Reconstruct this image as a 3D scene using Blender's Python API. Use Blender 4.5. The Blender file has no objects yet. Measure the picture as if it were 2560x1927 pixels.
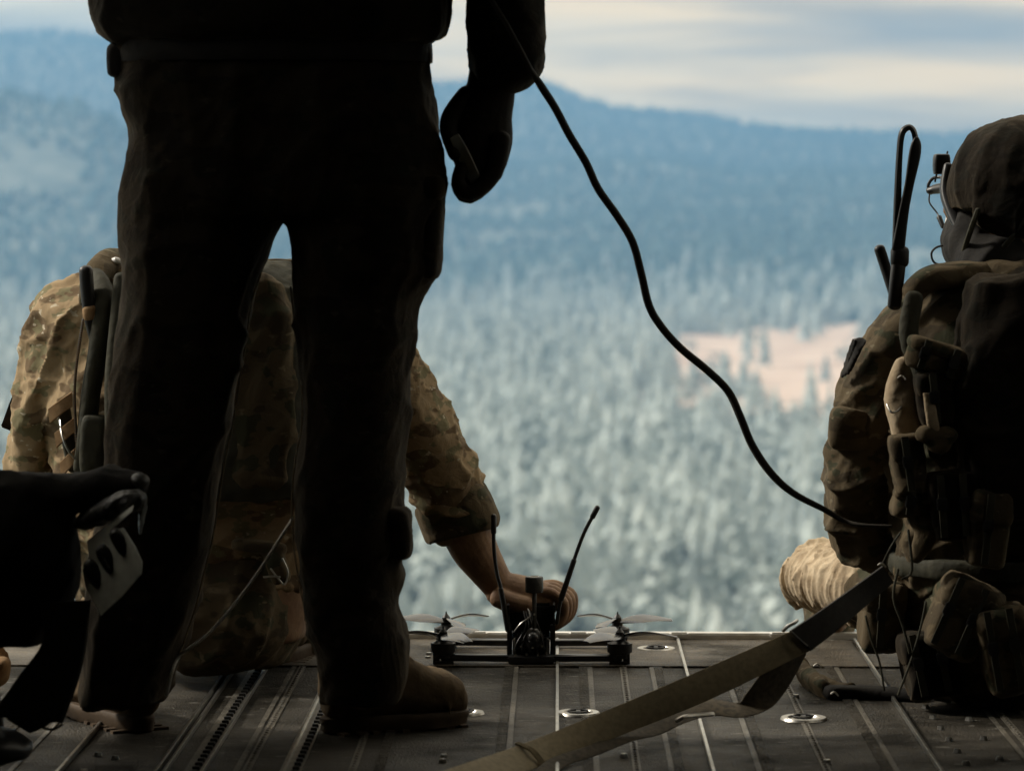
import bpy, bmesh, math, random
import numpy as np
from mathutils import Vector, noise, Matrix
random.seed(7); np.random.seed(7)
S = bpy.context.scene
COL = S.collection

# ------------------------------------------------------------------ camera
F = 8400.0                      # focal length in pixels of the 2560 px wide photo
H = 0.84                        # lens height above the ramp deck (m)
cam = bpy.data.cameras.new('camera'); co = bpy.data.objects.new('camera', cam); COL.objects.link(co)
cam.sensor_width = 36; cam.lens = 36 * F / 2560
cam.clip_start = 0.05; cam.clip_end = 60000
co.location = (0, 0, H)
PIT = math.atan((963.5 - 490) / F); YAW = math.atan((1394 - 1280) / F)
co.rotation_euler = (math.pi / 2 - PIT, 0, YAW)
cam.dof.use_dof = True; cam.dof.focus_distance = 5.85; cam.dof.aperture_fstop = 6.3
S.camera = co
MC = Matrix.Rotation(YAW, 3, 'Z') @ Matrix.Rotation(math.pi / 2 - PIT, 3, 'X')

def P(u, v, Y):                 # a spot seen at (u, v) on the 2212 px wide print, Y metres aft of the lens
    x = (u * 1.15732 - 1280) / F; y = -(v * 1.15732 - 963.5) / F
    d = MC @ Vector((x, y, -1))
    return Vector((0, 0, H)) + d * (Y / d.y)
def U(Y): return 1.15732 * Y / F

# ------------------------------------------------------------------ light
S.view_settings.view_transform = 'Standard'; S.view_settings.look = 'None'
S.view_settings.exposure = 0.55; S.view_settings.gamma = 1.0
SUN_EL = math.radians(36); SUN_AZ = math.radians(-76)      # azimuth from +Y towards +X
w = bpy.data.worlds.new('World'); S.world = w; w.use_nodes = True
nt = w.node_tree; nt.nodes.clear()
def nd(nt, t, **k):
    n = nt.nodes.new(t)
    for a, b in k.items():
        if a.startswith('i_'): n.inputs[a[2:].replace('_', ' ')].default_value = b
        else: setattr(n, a, b)
    return n
def ramp(nt, stops, interp='LINEAR'):
    r = nt.nodes.new('ShaderNodeValToRGB'); r.color_ramp.interpolation = interp
    e = r.color_ramp.elements
    while len(e) < len(stops): e.new(0.5)
    for k, (p, c) in enumerate(stops):
        e[k].position = p; e[k].color = tuple(c) + (1,) if len(c) == 3 else c
    return r
sky = nd(nt, 'ShaderNodeTexSky'); sky.sky_type = 'NISHITA'; sky.sun_disc = False
sky.sun_elevation = SUN_EL; sky.sun_rotation = SUN_AZ; sky.air_density = 1.5; sky.dust_density = 3
tc = nd(nt, 'ShaderNodeTexCoord')
mp = nd(nt, 'ShaderNodeMapping'); mp.inputs['Scale'].default_value = (6.0, 6.0, 62.0); mp.inputs['Location'].default_value = (1.3, 0.4, 2.15)
nt.links.new(tc.outputs['Generated'], mp.inputs['Vector'])
n1 = nd(nt, 'ShaderNodeTexNoise'); n1.inputs['Scale'].default_value = 1.0; n1.inputs['Detail'].default_value = 5; n1.inputs['Distortion'].default_value = 0.4
nt.links.new(mp.outputs[0], n1.inputs['Vector'])
mp2 = nd(nt, 'ShaderNodeMapping'); mp2.inputs['Scale'].default_value = (3.5, 3.5, 26.0); mp2.inputs['Location'].default_value = (0.9, 3.1, 0.7)
nt.links.new(tc.outputs['Generated'], mp2.inputs['Vector'])
n2 = nd(nt, 'ShaderNodeTexNoise'); n2.inputs['Scale'].default_value = 1.0; n2.inputs['Detail'].default_value = 3
nt.links.new(mp2.outputs[0], n2.inputs['Vector'])
r1 = ramp(nt, [(0.34, (2.7, 2.5, 2.3)), (0.48, (4.9, 4.6, 4.1)), (0.62, (8.6, 8.0, 6.8))])
r2 = ramp(nt, [(0.38, (0.88, 0.93, 1.0)), (0.62, (1.2, 1.03, 0.72))])
nt.links.new(n1.outputs['Fac'], r1.inputs[0]); nt.links.new(n2.outputs['Fac'], r2.inputs[0])
mu = nd(nt, 'ShaderNodeMix', data_type='RGBA', blend_type='MULTIPLY'); mu.inputs[0].default_value = 1
nt.links.new(r1.outputs[0], mu.inputs[6]); nt.links.new(r2.outputs[0], mu.inputs[7])
mx = nd(nt, 'ShaderNodeMix', data_type='RGBA'); mx.inputs[0].default_value = 0.94; mx.clamp_result = False
nt.links.new(sky.outputs[0], mx.inputs[6]); nt.links.new(mu.outputs[2], mx.inputs[7])
sx = nd(nt, 'ShaderNodeSeparateXYZ'); nt.links.new(tc.outputs['Generated'], sx.inputs[0])
gz = nd(nt, 'ShaderNodeMapRange'); gz.inputs[1].default_value = 0.1; gz.inputs[2].default_value = 0.9; gz.inputs[3].default_value = 1.0; gz.inputs[4].default_value = 2.0
nt.links.new(sx.outputs[2], gz.inputs[0])
hr = ramp(nt, [(0.0, (1.85, 1.5, .98)), (0.035, (1.8, 1.45, .92)), (0.08, (1.75, 1.4, .85)), (0.16, (1.2, 1.1, .9)), (0.35, (1, 1, 1))]); nt.links.new(sx.outputs[2], hr.inputs[0])
hx = nd(nt, 'ShaderNodeMix', data_type='RGBA', blend_type='MULTIPLY'); hx.inputs[0].default_value = 1
nt.links.new(mx.outputs[2], hx.inputs[6]); nt.links.new(hr.outputs[0], hx.inputs[7])
zm = nd(nt, 'ShaderNodeVectorMath', operation='SCALE'); nt.links.new(hx.outputs[2], zm.inputs[0]); nt.links.new(gz.outputs[0], zm.inputs[3])
bg = nd(nt, 'ShaderNodeBackground'); bg.inputs[1].default_value = 0.1
wo = nd(nt, 'ShaderNodeOutputWorld')
nt.links.new(zm.outputs[0], bg.inputs[0]); nt.links.new(bg.outputs[0], wo.inputs['Surface'])
sl = bpy.data.lights.new('sun', 'SUN'); sl.energy = 2.8; sl.angle = math.radians(10); sl.color = (1, 0.93, 0.82)
so = bpy.data.objects.new('sun', sl); COL.objects.link(so)
sd = Vector((math.sin(SUN_AZ) * math.cos(SUN_EL), math.cos(SUN_AZ) * math.cos(SUN_EL), math.sin(SUN_EL)))
so.rotation_euler = sd.to_track_quat('Z', 'Y').to_euler(); so.location = (0, 3, 30)
S.cycles.max_bounces = 8; S.cycles.diffuse_bounces = 3; S.cycles.volume_bounces = 0
S.cycles.caustics_reflective = False; S.cycles.caustics_refractive = False

# ------------------------------------------------------------------ bookkeeping
def tag(o, label=None, cat=None, group=None, kind=None):
    if label: o['label'] = label
    if cat: o['category'] = cat
    if group: o['group'] = group
    if kind: o['kind'] = kind
    return o
def thing(name, loc, label, cat, group=None):
    o = bpy.data.objects.new(name, None); COL.objects.link(o); o.location = loc; o.empty_display_size = 0.1
    bpy.context.view_layer.update()
    return tag(o, label, cat, group)
def link(name, me, mat, parent=None, label=None):
    o = bpy.data.objects.new(name, me); COL.objects.link(o)
    for m in (mat if isinstance(mat, (list, tuple)) else [mat]): me.materials.append(m)
    if parent:
        o.parent = parent
        r = parent
        off = Vector((0, 0, 0))
        while r: off += r.location; r = r.parent
        me.transform(Matrix.Translation(-off))
    if label: o['label'] = label
    return o
def fin(name, bm, mat, parent=None, smooth=True, label=None, bevel=0.0, recalc=True):
    if recalc: bmesh.ops.recalc_face_normals(bm, faces=bm.faces)
    if bevel: bmesh.ops.bevel(bm, geom=[e for e in bm.edges if e.calc_face_angle(0) > 0.6], offset=bevel, segments=2, affect='EDGES', clamp_overlap=True)
    me = bpy.data.meshes.new(name); bm.to_mesh(me); bm.free()
    if smooth:
        me.polygons.foreach_set('use_smooth', [True] * len(me.polygons))
        if not (smooth == 'all'): me.set_sharp_from_angle(angle=math.radians(42))
    return link(name, me, mat, parent, label)

# ------------------------------------------------------------------ materials
def mat(name, col, rough=0.6, metal=0.0, col2=None, nscale=12, bump=0.0, bscale=60, bdist=0.002, spec=0.5, lo=.35, hi=.65, stretch=(1, 1, 1)):
    m = bpy.data.materials.new(name); m.use_nodes = True; t = m.node_tree; b = t.nodes['Principled BSDF']
    b.inputs['Roughness'].default_value = rough; b.inputs['Metallic'].default_value = metal
    b.inputs['Specular IOR Level'].default_value = spec
    tcn = nd(t, 'ShaderNodeTexCoord'); mpn = nd(t, 'ShaderNodeMapping'); mpn.inputs['Scale'].default_value = stretch
    t.links.new(tcn.outputs['Object'], mpn.inputs[0])
    if col2 is None: col2 = tuple(c * 0.72 for c in col)
    n = nd(t, 'ShaderNodeTexNoise'); n.inputs['Scale'].default_value = nscale; n.inputs['Detail'].default_value = 6
    r = ramp(t, [(lo, col), (hi, col2)])
    t.links.new(mpn.outputs[0], n.inputs['Vector']); t.links.new(n.outputs['Fac'], r.inputs[0]); t.links.new(r.outputs[0], b.inputs['Base Color'])
    if bump:
        nb = nd(t, 'ShaderNodeTexNoise'); nb.inputs['Scale'].default_value = bscale; nb.inputs['Detail'].default_value = 4
        bp = nd(t, 'ShaderNodeBump'); bp.inputs['Strength'].default_value = bump; bp.inputs['Distance'].default_value = bdist
        t.links.new(mpn.outputs[0], nb.inputs['Vector']); t.links.new(nb.outputs['Fac'], bp.inputs['Height']); t.links.new(bp.outputs[0], b.inputs['Normal'])
    return m
def camo(name, c_base, c2, c3, c4, k=1.0, scale=9, sheen=.12):
    m = bpy.data.materials.new(name); m.use_nodes = True; t = m.node_tree; b = t.nodes['Principled BSDF']
    b.inputs['Roughness'].default_value = 0.9; b.inputs['Specular IOR Level'].default_value = 0.15
    b.inputs['Sheen Weight'].default_value = sheen; b.inputs['Sheen Roughness'].default_value = 0.5; b.inputs['Sheen Tint'].default_value = (0.8, 0.62, 0.4, 1)
    tcn = nd(t, 'ShaderNodeTexCoord')
    prev = None
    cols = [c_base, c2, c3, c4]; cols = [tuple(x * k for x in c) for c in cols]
    for i, (sc, st, th) in enumerate([(scale, (1, 1, 1.9), .52), (scale * 1.7, (1, 1, 1.5), .56), (scale * 3.2, (1, 1, 1.7), .66)]):
        mpn = nd(t, 'ShaderNodeMapping'); mpn.inputs['Scale'].default_value = st; mpn.inputs['Location'].default_value = (i * 3.7, i, i * 2)
        n = nd(t, 'ShaderNodeTexNoise'); n.inputs['Scale'].default_value = sc; n.inputs['Detail'].default_value = 2.5; n.inputs['Roughness'].default_value = .55
        t.links.new(tcn.outputs['Object'], mpn.inputs[0]); t.links.new(mpn.outputs[0], n.inputs['Vector'])
        r = ramp(t, [(th, (0, 0, 0)), (th + .03, (1, 1, 1))]); t.links.new(n.outputs['Fac'], r.inputs[0])
        mxn = nd(t, 'ShaderNodeMix', data_type='RGBA')
        t.links.new(r.outputs[0], mxn.inputs[0])
        if prev is None: mxn.inputs[6].default_value = cols[0] + (1,)
        else: t.links.new(prev, mxn.inputs[6])
        mxn.inputs[7].default_value = cols[i + 1] + (1,)
        prev = mxn.outputs[2]
    t.links.new(prev, b.inputs['Base Color'])
    nb = nd(t, 'ShaderNodeTexNoise'); nb.inputs['Scale'].default_value = 34; nb.inputs['Detail'].default_value = 7; nb.inputs['Roughness'].default_value = .62; nb.inputs['Distortion'].default_value = .8
    t.links.new(tcn.outputs['Object'], nb.inputs['Vector'])
    nr = nd(t, 'ShaderNodeTexNoise'); nr.inputs['Scale'].default_value = 7; nr.inputs['Detail'].default_value = 1; nr.inputs['Roughness'].default_value = .45; nr.inputs['Distortion'].default_value = 1.6
    t.links.new(tcn.outputs['Object'], nr.inputs['Vector'])
    s1 = nd(t, 'ShaderNodeMath', operation='SUBTRACT'); s1.inputs[1].default_value = .5; t.links.new(nr.outputs['Fac'], s1.inputs[0])
    s2 = nd(t, 'ShaderNodeMath', operation='ABSOLUTE'); t.links.new(s1.outputs[0], s2.inputs[0])
    s3 = nd(t, 'ShaderNodeMapRange'); s3.inputs[1].default_value = 0; s3.inputs[2].default_value = .09; s3.inputs[3].default_value = 1; s3.inputs[4].default_value = 0; s3.interpolation_type = 'SMOOTHERSTEP'
    t.links.new(s2.outputs[0], s3.inputs[0])
    s4 = nd(t, 'ShaderNodeMath', operation='MULTIPLY_ADD'); s4.inputs[1].default_value = .22; t.links.new(s3.outputs[0], s4.inputs[0]); t.links.new(nb.outputs['Fac'], s4.inputs[2])
    bp = nd(t, 'ShaderNodeBump'); bp.inputs['Strength'].default_value = .5; bp.inputs['Distance'].default_value = .006
    t.links.new(s4.outputs[0], bp.inputs['Height']); t.links.new(bp.outputs[0], b.inputs['Normal'])
    return m
TAN, BRN, GRN, CRM = (.20, .145, .082), (.085, .06, .036), (.085, .088, .05), (.36, .30, .2)
M = {}
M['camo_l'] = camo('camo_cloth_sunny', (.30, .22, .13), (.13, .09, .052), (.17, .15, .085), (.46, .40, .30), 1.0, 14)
M['camo_d'] = camo('camo_cloth', TAN, BRN, GRN, CRM, 0.62, 8)
M['camo_dark'] = camo('camo_cloth_shaded', TAN, BRN, GRN, CRM, 0.05, 8, .12)  # same camo cut almost to black, shade put into its colour
M['camo_trs'] = camo('camo_cloth_shaded_legs', TAN, BRN, GRN, CRM, 0.075, 9, .14)  # leg camo with the backlit darkness put into its colour
M['camo_r'] = camo('camo_cloth_half_shaded', (.19, .145, .085), (.11, .085, .052), GRN, (.30, .25, .16), 0.46, 12)  # camo dimmed below its cloth tone, shade put into the colour
M['khaki'] = mat('khaki_cloth', (.52, .42, .29), .9, 0, (.34, .26, .17), 30, .6, 45, .006, .15)
M['tanweb'] = mat('tan_webbing', (.34, .22, .115), .85, 0, (.25, .155, .08), 60, .5, 300, .001, .2)
M['olive'] = mat('olive_nylon', (.05, .047, .03), .75, 0, (.03, .03, .02), 30, .5, 60, .004, .25)
M['black'] = mat('black_plastic', (.012, .012, .012), .42, 0, (.02, .02, .02), 20, .2, 90, .001, .5)
M['blackcloth'] = mat('black_cloth', (.014, .013, .012), .8, 0, (.022, .02, .017), 25, .6, 40, .006, .2)
M['carbon'] = mat('carbon_frame', (.014, .014, .015), .28, 0, (.03, .03, .03), 200, .1, 200, .0004, .5)
M['metal'] = mat('bare_aluminium', (.55, .54, .5), .32, 1.0, (.4, .39, .36), 40, .3, 80, .0006)
M['steel'] = mat('bright_steel', (.6, .58, .53), .36, 1.0, (.5, .48, .44), 60)
M['skin'] = mat('skin', (.29, .18, .105), .6, 0, (.20, .115, .068), 40, .6, 150, .0016, .3)
M['boot'] = mat('tan_suede', (.17, .12, .068), .85, 0, (.10, .07, .04), 40, .5, 120, .002, .2)
M['sole'] = mat('boot_rubber', (.09, .06, .035), .7, 0, None, 40, .4, 90, .002, .3)
M['web'] = mat('strap_webbing', (.36, .30, .19), .8, 0, (.27, .225, .14), 120, .55, 420, .0008, .25, stretch=(1, 1, 1))
M['webtail'] = mat('strap_webbing_brown', (.10, .082, .055), .8, 0, (.05, .042, .03), 120, .55, 420, .0008, .25)
M['webdark'] = mat('strap_webbing_black', (.02, .018, .015), .75, 0, (.03, .027, .022), 100, .5, 400, .0008, .3)
M['grey'] = mat('grey_painted_plate', (.62, .63, .55), .5, 0, (.48, .48, .42), 50, .3, 200, .0006, .4)
M['cordb'] = mat('black_cord', (.022, .018, .014), .75, 0, (.035, .03, .022), 300, .6, 700, .0008, .25)
M['cordw'] = mat('white_cord', (.82, .78, .7), .6, 0, (.66, .62, .55), 300, .6, 700, .0006, .3)
M['leather'] = mat('black_leather', (.02, .02, .018), .48, 0, (.035, .035, .03), 40, .8, 60, .004, .7)
M['hand_shade'] = mat('shaded_hand', (.018, .014, .011), .7, 0, (.03, .024, .018), 60, .5, 200, .001, .2)  # shade of the bare hanging hand put into a dark colour
M['paper'] = mat('card', (.6, .58, .52), .6)
M['cream'] = mat('white_plastic', (.72, .7, .66), .4)

def deck_mat(name, c1, c2, rough):
    m = bpy.data.materials.new(name); m.use_nodes = True; t = m.node_tree; b = t.nodes['Principled BSDF']
    tcn = nd(t, 'ShaderNodeTexCoord')
    mpn = nd(t, 'ShaderNodeMapping'); mpn.inputs['Scale'].default_value = (3, 26, 3)
    n = nd(t, 'ShaderNodeTexNoise'); n.inputs['Scale'].default_value = 6; n.inputs['Detail'].default_value = 9; n.inputs['Roughness'].default_value = .68
    t.links.new(tcn.outputs['Object'], mpn.inputs[0]); t.links.new(mpn.outputs[0], n.inputs['Vector'])
    n3 = nd(t, 'ShaderNodeTexNoise'); n3.inputs['Scale'].default_value = 5; n3.inputs['Detail'].default_value = 5
    t.links.new(tcn.outputs['Object'], n3.inputs['Vector'])
    r = ramp(t, [(.42, c1), (.62, c2)]); t.links.new(n.outputs['Fac'], r.inputs[0])
    r3 = ramp(t, [(.35, (.45, .45, .45)), (.7, (1.5, 1.4, 1.25))]); t.links.new(n3.outputs['Fac'], r3.inputs[0])
    mm = nd(t, 'ShaderNodeMix', data_type='RGBA', blend_type='MULTIPLY'); mm.inputs[0].default_value = 1
    t.links.new(r.outputs[0], mm.inputs[6]); t.links.new(r3.outputs[0], mm.inputs[7]); t.links.new(mm.outputs[2], b.inputs['Base Color'])
    rr = ramp(t, [(.3, (rough - .08,) * 3), (.75, (rough + .28,) * 3)]); t.links.new(n.outputs['Fac'], rr.inputs[0]); t.links.new(rr.outputs[0], b.inputs['Roughness'])
    nb = nd(t, 'ShaderNodeTexNoise'); nb.inputs['Scale'].default_value = 220; nb.inputs['Detail'].default_value = 3
    t.links.new(tcn.outputs['Object'], nb.inputs['Vector'])
    sp = ramp(t, [(.36, (.04, .04, .04)), (.64, (.5, .5, .5))]); t.links.new(n3.outputs['Fac'], sp.inputs[0]); t.links.new(sp.outputs[0], b.inputs['Specular IOR Level'])
    nc = nd(t, 'ShaderNodeTexNoise'); nc.inputs['Scale'].default_value = 45; nc.inputs['Detail'].default_value = 6; nc.inputs['Roughness'].default_value = .7
    mpc = nd(t, 'ShaderNodeMapping'); mpc.inputs['Scale'].default_value = (.5, 1.6, 1); t.links.new(tcn.outputs['Object'], mpc.inputs[0]); t.links.new(mpc.outputs[0], nc.inputs['Vector'])
    ch = ramp(t, [(.60, (0, 0, 0)), (.66, (1, 1, 1))]); t.links.new(nc.outputs['Fac'], ch.inputs[0])
    mc = nd(t, 'ShaderNodeMix', data_type='RGBA'); t.links.new(ch.outputs[0], mc.inputs[0]); t.links.new(mm.outputs[2], mc.inputs[6]); mc.inputs[7].default_value = (.2, .19, .165, 1); t.links.new(mc.outputs[2], b.inputs['Base Color'])
    ad = nd(t, 'ShaderNodeMath', operation='ADD'); t.links.new(nb.outputs['Fac'], ad.inputs[0]); t.links.new(nc.outputs['Fac'], ad.inputs[1])
    bp = nd(t, 'ShaderNodeBump'); bp.inputs['Strength'].default_value = 1.0; bp.inputs['Distance'].default_value = .005
    t.links.new(ad.outputs[0], bp.inputs['Height']); t.links.new(bp.outputs[0], b.inputs['Normal'])
    return m
M['deck'] = deck_mat('deck_paint', (.018, .016, .012), (.060, .053, .040), .5)
M['deckx'] = deck_mat('deck_paint_sky_lit', (.04, .035, .027), (.15, .13, .10), .42)  # paler deck copy, sky brightness near the edge put into its colour
M['lip'] = mat('polished_edge', (.8, .79, .75), .45, .7, (.62, .6, .56), 30, .3, 90, .0006)
M['rail'] = deck_mat('deck_rail', (.09, .085, .07), (.17, .16, .14), .35)
M['cabin'] = mat('cabin_lining', (.03, .031, .028), .8, 0, (.018, .019, .017), 8, .5, 20, .02, .2)

# ------------------------------------------------------------------ mesh helpers
def box(bm, c, s, rot=None):
    r = bmesh.ops.create_cube(bm, size=1); vs = r['verts']
    bmesh.ops.scale(bm, vec=s, verts=vs)
    if rot is not None: bmesh.ops.rotate(bm, cent=(0, 0, 0), matrix=rot, verts=vs)
    bmesh.ops.translate(bm, vec=c, verts=vs)
    return vs
def rings(bm, rs, close=True):
    vr = [[bm.verts.new(p) for p in r] for r in rs]
    n = len(vr[0])
    for a, b in zip(vr, vr[1:]):
        for i in range(n): bm.faces.new((a[i], a[(i + 1) % n], b[(i + 1) % n], b[i]))
    if close:
        bm.faces.new(vr[0]); bm.faces.new(vr[-1][::-1])
    return vr
def sell(t, e):
    c, s = math.cos(t), math.sin(t)
    return math.copysign(abs(c) ** e, c), math.copysign(abs(s) ** e, s)
def crom(a, b, c, d, t):
    return tuple(0.5 * ((2 * q) + (r - p) * t + (2 * p - 5 * q + 4 * r - s) * t * t + (3 * q - p - 3 * r + s) * t ** 3) for p, q, r, s in zip(a, b, c, d))
def smoothpath(pts, k=4):
    out = []
    n = len(pts)
    for i in range(n - 1):
        a = pts[max(i - 1, 0)]; b = pts[i]; c = pts[i + 1]; d = pts[min(i + 2, n - 1)]
        for j in range(k): out.append(crom(a, b, c, d, j / k))
    out.append(tuple(pts[-1])); return out
def tubew(bm, pts, n=20, cap=True, k=3, e=1.0, view=Vector((0, 1, 0))):
    """pts: (x,y,z,a,b): a = half width across the line of sight, b = half depth"""
    pts = smoothpath([tuple(p) for p in pts], k) if k > 1 else pts
    P3 = [Vector(p[:3]) for p in pts]; rs = []; prevS = None
    for i, p in enumerate(pts):
        T = (P3[min(i + 1, len(P3) - 1)] - P3[max(i - 1, 0)]).normalized()
        Sd = T.cross(view)
        if Sd.length < .25: Sd = prevS if prevS else Vector((0, 0, 1)).cross(T)
        Sd.normalize()
        Sd = (Sd - T * Sd.dot(T)).normalized()
        if prevS and Sd.dot(prevS) < 0: Sd = -Sd
        prevS = Sd; D = T.cross(Sd).normalized()
        rs.append((P3[i], Sd, D, max(p[3], 1e-4), max(p[4], 1e-4), T))
    R = []
    def ring(c, Sd, D, a, b):
        return [c + Sd * a * x + D * b * y for x, y in (sell(2 * math.pi * j / n, e) for j in range(n))]
    if cap:
        c, s_, d_, a, b, T = rs[0]; m = min(a, b)
        for f in (.15, .6, .88): R.append(ring(c - T * m * math.sqrt(1 - f * f) * .8, s_, d_, a * f, b * f))
    for c, s_, d_, a, b, T in rs: R.append(ring(c, s_, d_, a, b))
    if cap:
        c, s_, d_, a, b, T = rs[-1]; m = min(a, b)
        for f in (.88, .6, .15): R.append(ring(c + T * m * math.sqrt(1 - f * f) * .8, s_, d_, a * f, b * f))
    rings(bm, R)
def tube(bm, pts, **kw):        # (u,v,Y,half width on the print, depth in m)
    q = []
    for p in pts:
        c = P(p[0], p[1], p[2]); a = p[3] * U(p[2])
        q.append((c.x, c.y, c.z, a, p[4] if len(p) > 4 else a))
    tubew(bm, q, **kw)
def slab(bm, rows, n=32, e=.85, k=3):
    """rows: (v, uL, uR, Y, half depth)"""
    rows = smoothpath(rows, k); R = []
    for v, l, r, Y, d in rows:
        a = (r - l) / 2 * U(Y); c = P((l + r) / 2, v, Y)
        R.append([c + Vector((a * x, d * y, 0)) for x, y in (sell(2 * math.pi * j / n, e) for j in range(n))])
    rings(bm, R)
def ell(bm, c, r, rot=None, seg=20):
    q = bmesh.ops.create_uvsphere(bm, u_segments=seg, v_segments=seg // 2 + 2, radius=1); vs = q['verts']
    bmesh.ops.scale(bm, vec=r, verts=vs)
    if rot is not None: bmesh.ops.rotate(bm, cent=(0, 0, 0), matrix=rot, verts=vs)
    bmesh.ops.translate(bm, vec=c, verts=vs)
def wire(bm, pts, r, n=8, k=4):
    tubew(bm, [tuple(p) + (r, r) for p in pts], n=n, k=k)
def wireuv(bm, pts, rpx, n=8, k=4):
    tube(bm, [(p[0], p[1], p[2], rpx) for p in pts], n=n, k=k)
def fuse(bm, voxel=.007, smooth=4, wr=None):
    """union of overlapping closed shapes as one continuous surface"""
    bmesh.ops.recalc_face_normals(bm, faces=bm.faces)
    me = bpy.data.meshes.new('tmp'); bm.to_mesh(me); bm.free()
    o = bpy.data.objects.new('tmp', me); COL.objects.link(o)
    r = o.modifiers.new('r', 'REMESH'); r.mode = 'VOXEL'; r.voxel_size = voxel; r.use_smooth_shade = True
    if smooth: s = o.modifiers.new('s', 'SMOOTH'); s.iterations = smooth; s.factor = .5
    dg = bpy.context.evaluated_depsgraph_get(); dg.update()
    ev = o.evaluated_get(dg); new = bpy.data.meshes.new_from_object(ev)
    bpy.data.objects.remove(o); bpy.data.meshes.remove(me)
    for w_ in (wr or []): wrinkle(new, *w_)
    new.polygons.foreach_set('use_smooth', [True] * len(new.polygons))
    return new
def wrinkle(me, amp, sc, st=(1, 1, 1), seed=0, sharp=2.0, axis=(.45, .1, 1), aniso=.66):
    """cloth folds: soft ridges that run along axis"""
    n = len(me.vertices); co_ = np.empty(n * 3, np.float32); me.vertices.foreach_get('co', co_); co_ = co_.reshape(-1, 3)
    no = np.empty(n * 3, np.float32); me.vertices.foreach_get('normal', no); no = no.reshape(-1, 3)
    ax = np.array(axis, float); ax /= np.linalg.norm(ax)
    q = co_.astype(float) * np.array(st) * sc; q = q - (q @ ax)[:, None] * ax * aniso + np.array([seed * 7.1, seed * 3.3, seed * 5.7])
    nz = noise.noise; d = np.empty(n, np.float32)
    for i in range(n):
        v = Vector(q[i]); wv = nz(v * .45 + Vector((9, 2, 4)))
        v2 = v + Vector((wv, wv * .6, wv)) * .9
        a = 1 - abs(nz(v2)) * sharp
        m = .55 + .9 * max(0, nz(v * .3 + Vector((3, 8, 1))) + .25)
        d[i] = amp * ((a if a > 0 else 0) ** 1.6 * m - .3 + .25 * nz(v2 * 1.7))
    co_ += no * d[:, None]
    me.vertices.foreach_set('co', co_.ravel()); me.update()
def join(*mes):
    bm = bmesh.new()
    for m in mes: bm.from_mesh(m)
    out = bpy.data.meshes.new('j'); bm.to_mesh(out); bm.free()
    out.polygons.foreach_set('use_smooth', [True] * len(out.polygons))
    return out
def ribbon(bm, L, R, th=.002, k=4):
    """webbing between two lists of 3-D points, given a thickness"""
    L = smoothpath([tuple(p) for p in L], k); R = smoothpath([tuple(p) for p in R], k)
    rr = []
    n = len(L)
    for i in range(n):
        a, b = Vector(L[i]), Vector(R[i])
        T = Vector(L[min(i + 1, n - 1)]) - Vector(L[max(i - 1, 0)])
        N = T.cross(b - a)
        N = N.normalized() * th if N.length > 1e-9 else Vector((0, -1, 0)) * th
        e = (b - a) * .04
        rr.append([a - N * .4, a + e - N, b - e - N, b - N * .4, b + N * .4, b - e + N, a + e + N, a + N * .4])
    rings(bm, rr)
def plate(bm, pts, th):         # closed outline of 3-D points (roughly planar) given thickness along +Y
    a = [bm.verts.new(p) for p in pts]; b = [bm.verts.new(p + Vector((0, th, 0))) for p in pts]
    n = len(a)
    bm.faces.new(a); bm.faces.new(b[::-1])
    for i in range(n): bm.faces.new((a[i], b[i], b[(i + 1) % n], a[(i + 1) % n]))
def pouch(bm, u, v, Y, wu, hv, d, tilt=0, e=.5):
    """soft box seen at (u,v), wu x hv on the print, d deep"""
    c = P(u, v, Y); a = wu / 2 * U(Y); h = hv / 2 * U(Y)
    rot = Matrix.Rotation(math.radians(tilt), 3, 'Y'); R = []
    for f, g in ((-1, .72), (-.93, .92), (-.6, 1), (0, 1.03), (.6, 1), (.93, .9), (1, .7)):
        R.append([c + rot @ Vector((a * g * x, d / 2 * g * y, h * f)) for x, y in (sell(2 * math.pi * j / 20, e) for j in range(20))])
    rings(bm, R)

# ================================================================== THE VALLEY
GZ = -112.0
def az_of(u): return (u * 1.15732 - 1394) / F
def el_of(v): return (490 - v * 1.15732) / F
crest = sorted([(az_of(u), el_of(v)) for u, v in [(-1500, 190), (-800, 120), (0, 92), (60, 86), (130, 80), (210, 84), (420, 130), (650, 190), (800, 205), (940, 188), (1060, 182), (1140, 182), (1200, 195), (1270, 226), (1330, 243), (1450, 250), (1530, 258), (1600, 275), (1700, 285), (1800, 292), (1900, 294), (2050, 300), (2212, 302), (2700, 270), (3400, 240), (4200, 300)]])
ca = np.array([c[0] for c in crest]); ce = np.array([c[1] for c in crest])
def sst(x): x = np.clip(x, 0, 1); return x * x * (3 - 2 * x)
def nz2(x, y, seed=0):
    return noise.fractal(Vector((x + seed * 13.7, y - seed * 5.1, seed * 1.9)), .9, 2.1, 4)
def ground_h(x, y):
    r = math.hypot(x, y); a = math.atan2(x, y)
    R7 = 7400.0
    az = a if abs(a) < .62 else math.copysign(.62 - (abs(a) - .62) * .2, a)
    top = float(np.interp(az, ca, ce)) * R7
    s1 = float(sst((r - 2700) / 2200)); h = GZ + s1 * 105
    s2 = float(sst((r - 4800) / 2600)); h += s2 * (top - (GZ + 105))
    if r > R7: h -= (r - R7) * .05
    rid2 = math.exp(-((r - 4300) / 460) ** 2) * 120 * float(sst((-.085 - a) / .07)) * (1 + .25 * nz2(a * 14, .8, 6))
    h += rid2
    bump = nz2(x / 420, y / 420, 1) * 16 * float(sst((r - 2500) / 1500)) * (1 - .75 * s2)
    # a nearer low ridge
    rid = math.exp(-((r - 4700 - 500 * math.sin(a * 9 + 1)) / 420) ** 2) * (34 + 30 * nz2(a * 9, .3, 4))
    h += bump + rid
    h += nz2(x / 120, y / 120, 2) * 2.2
    return h
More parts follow.
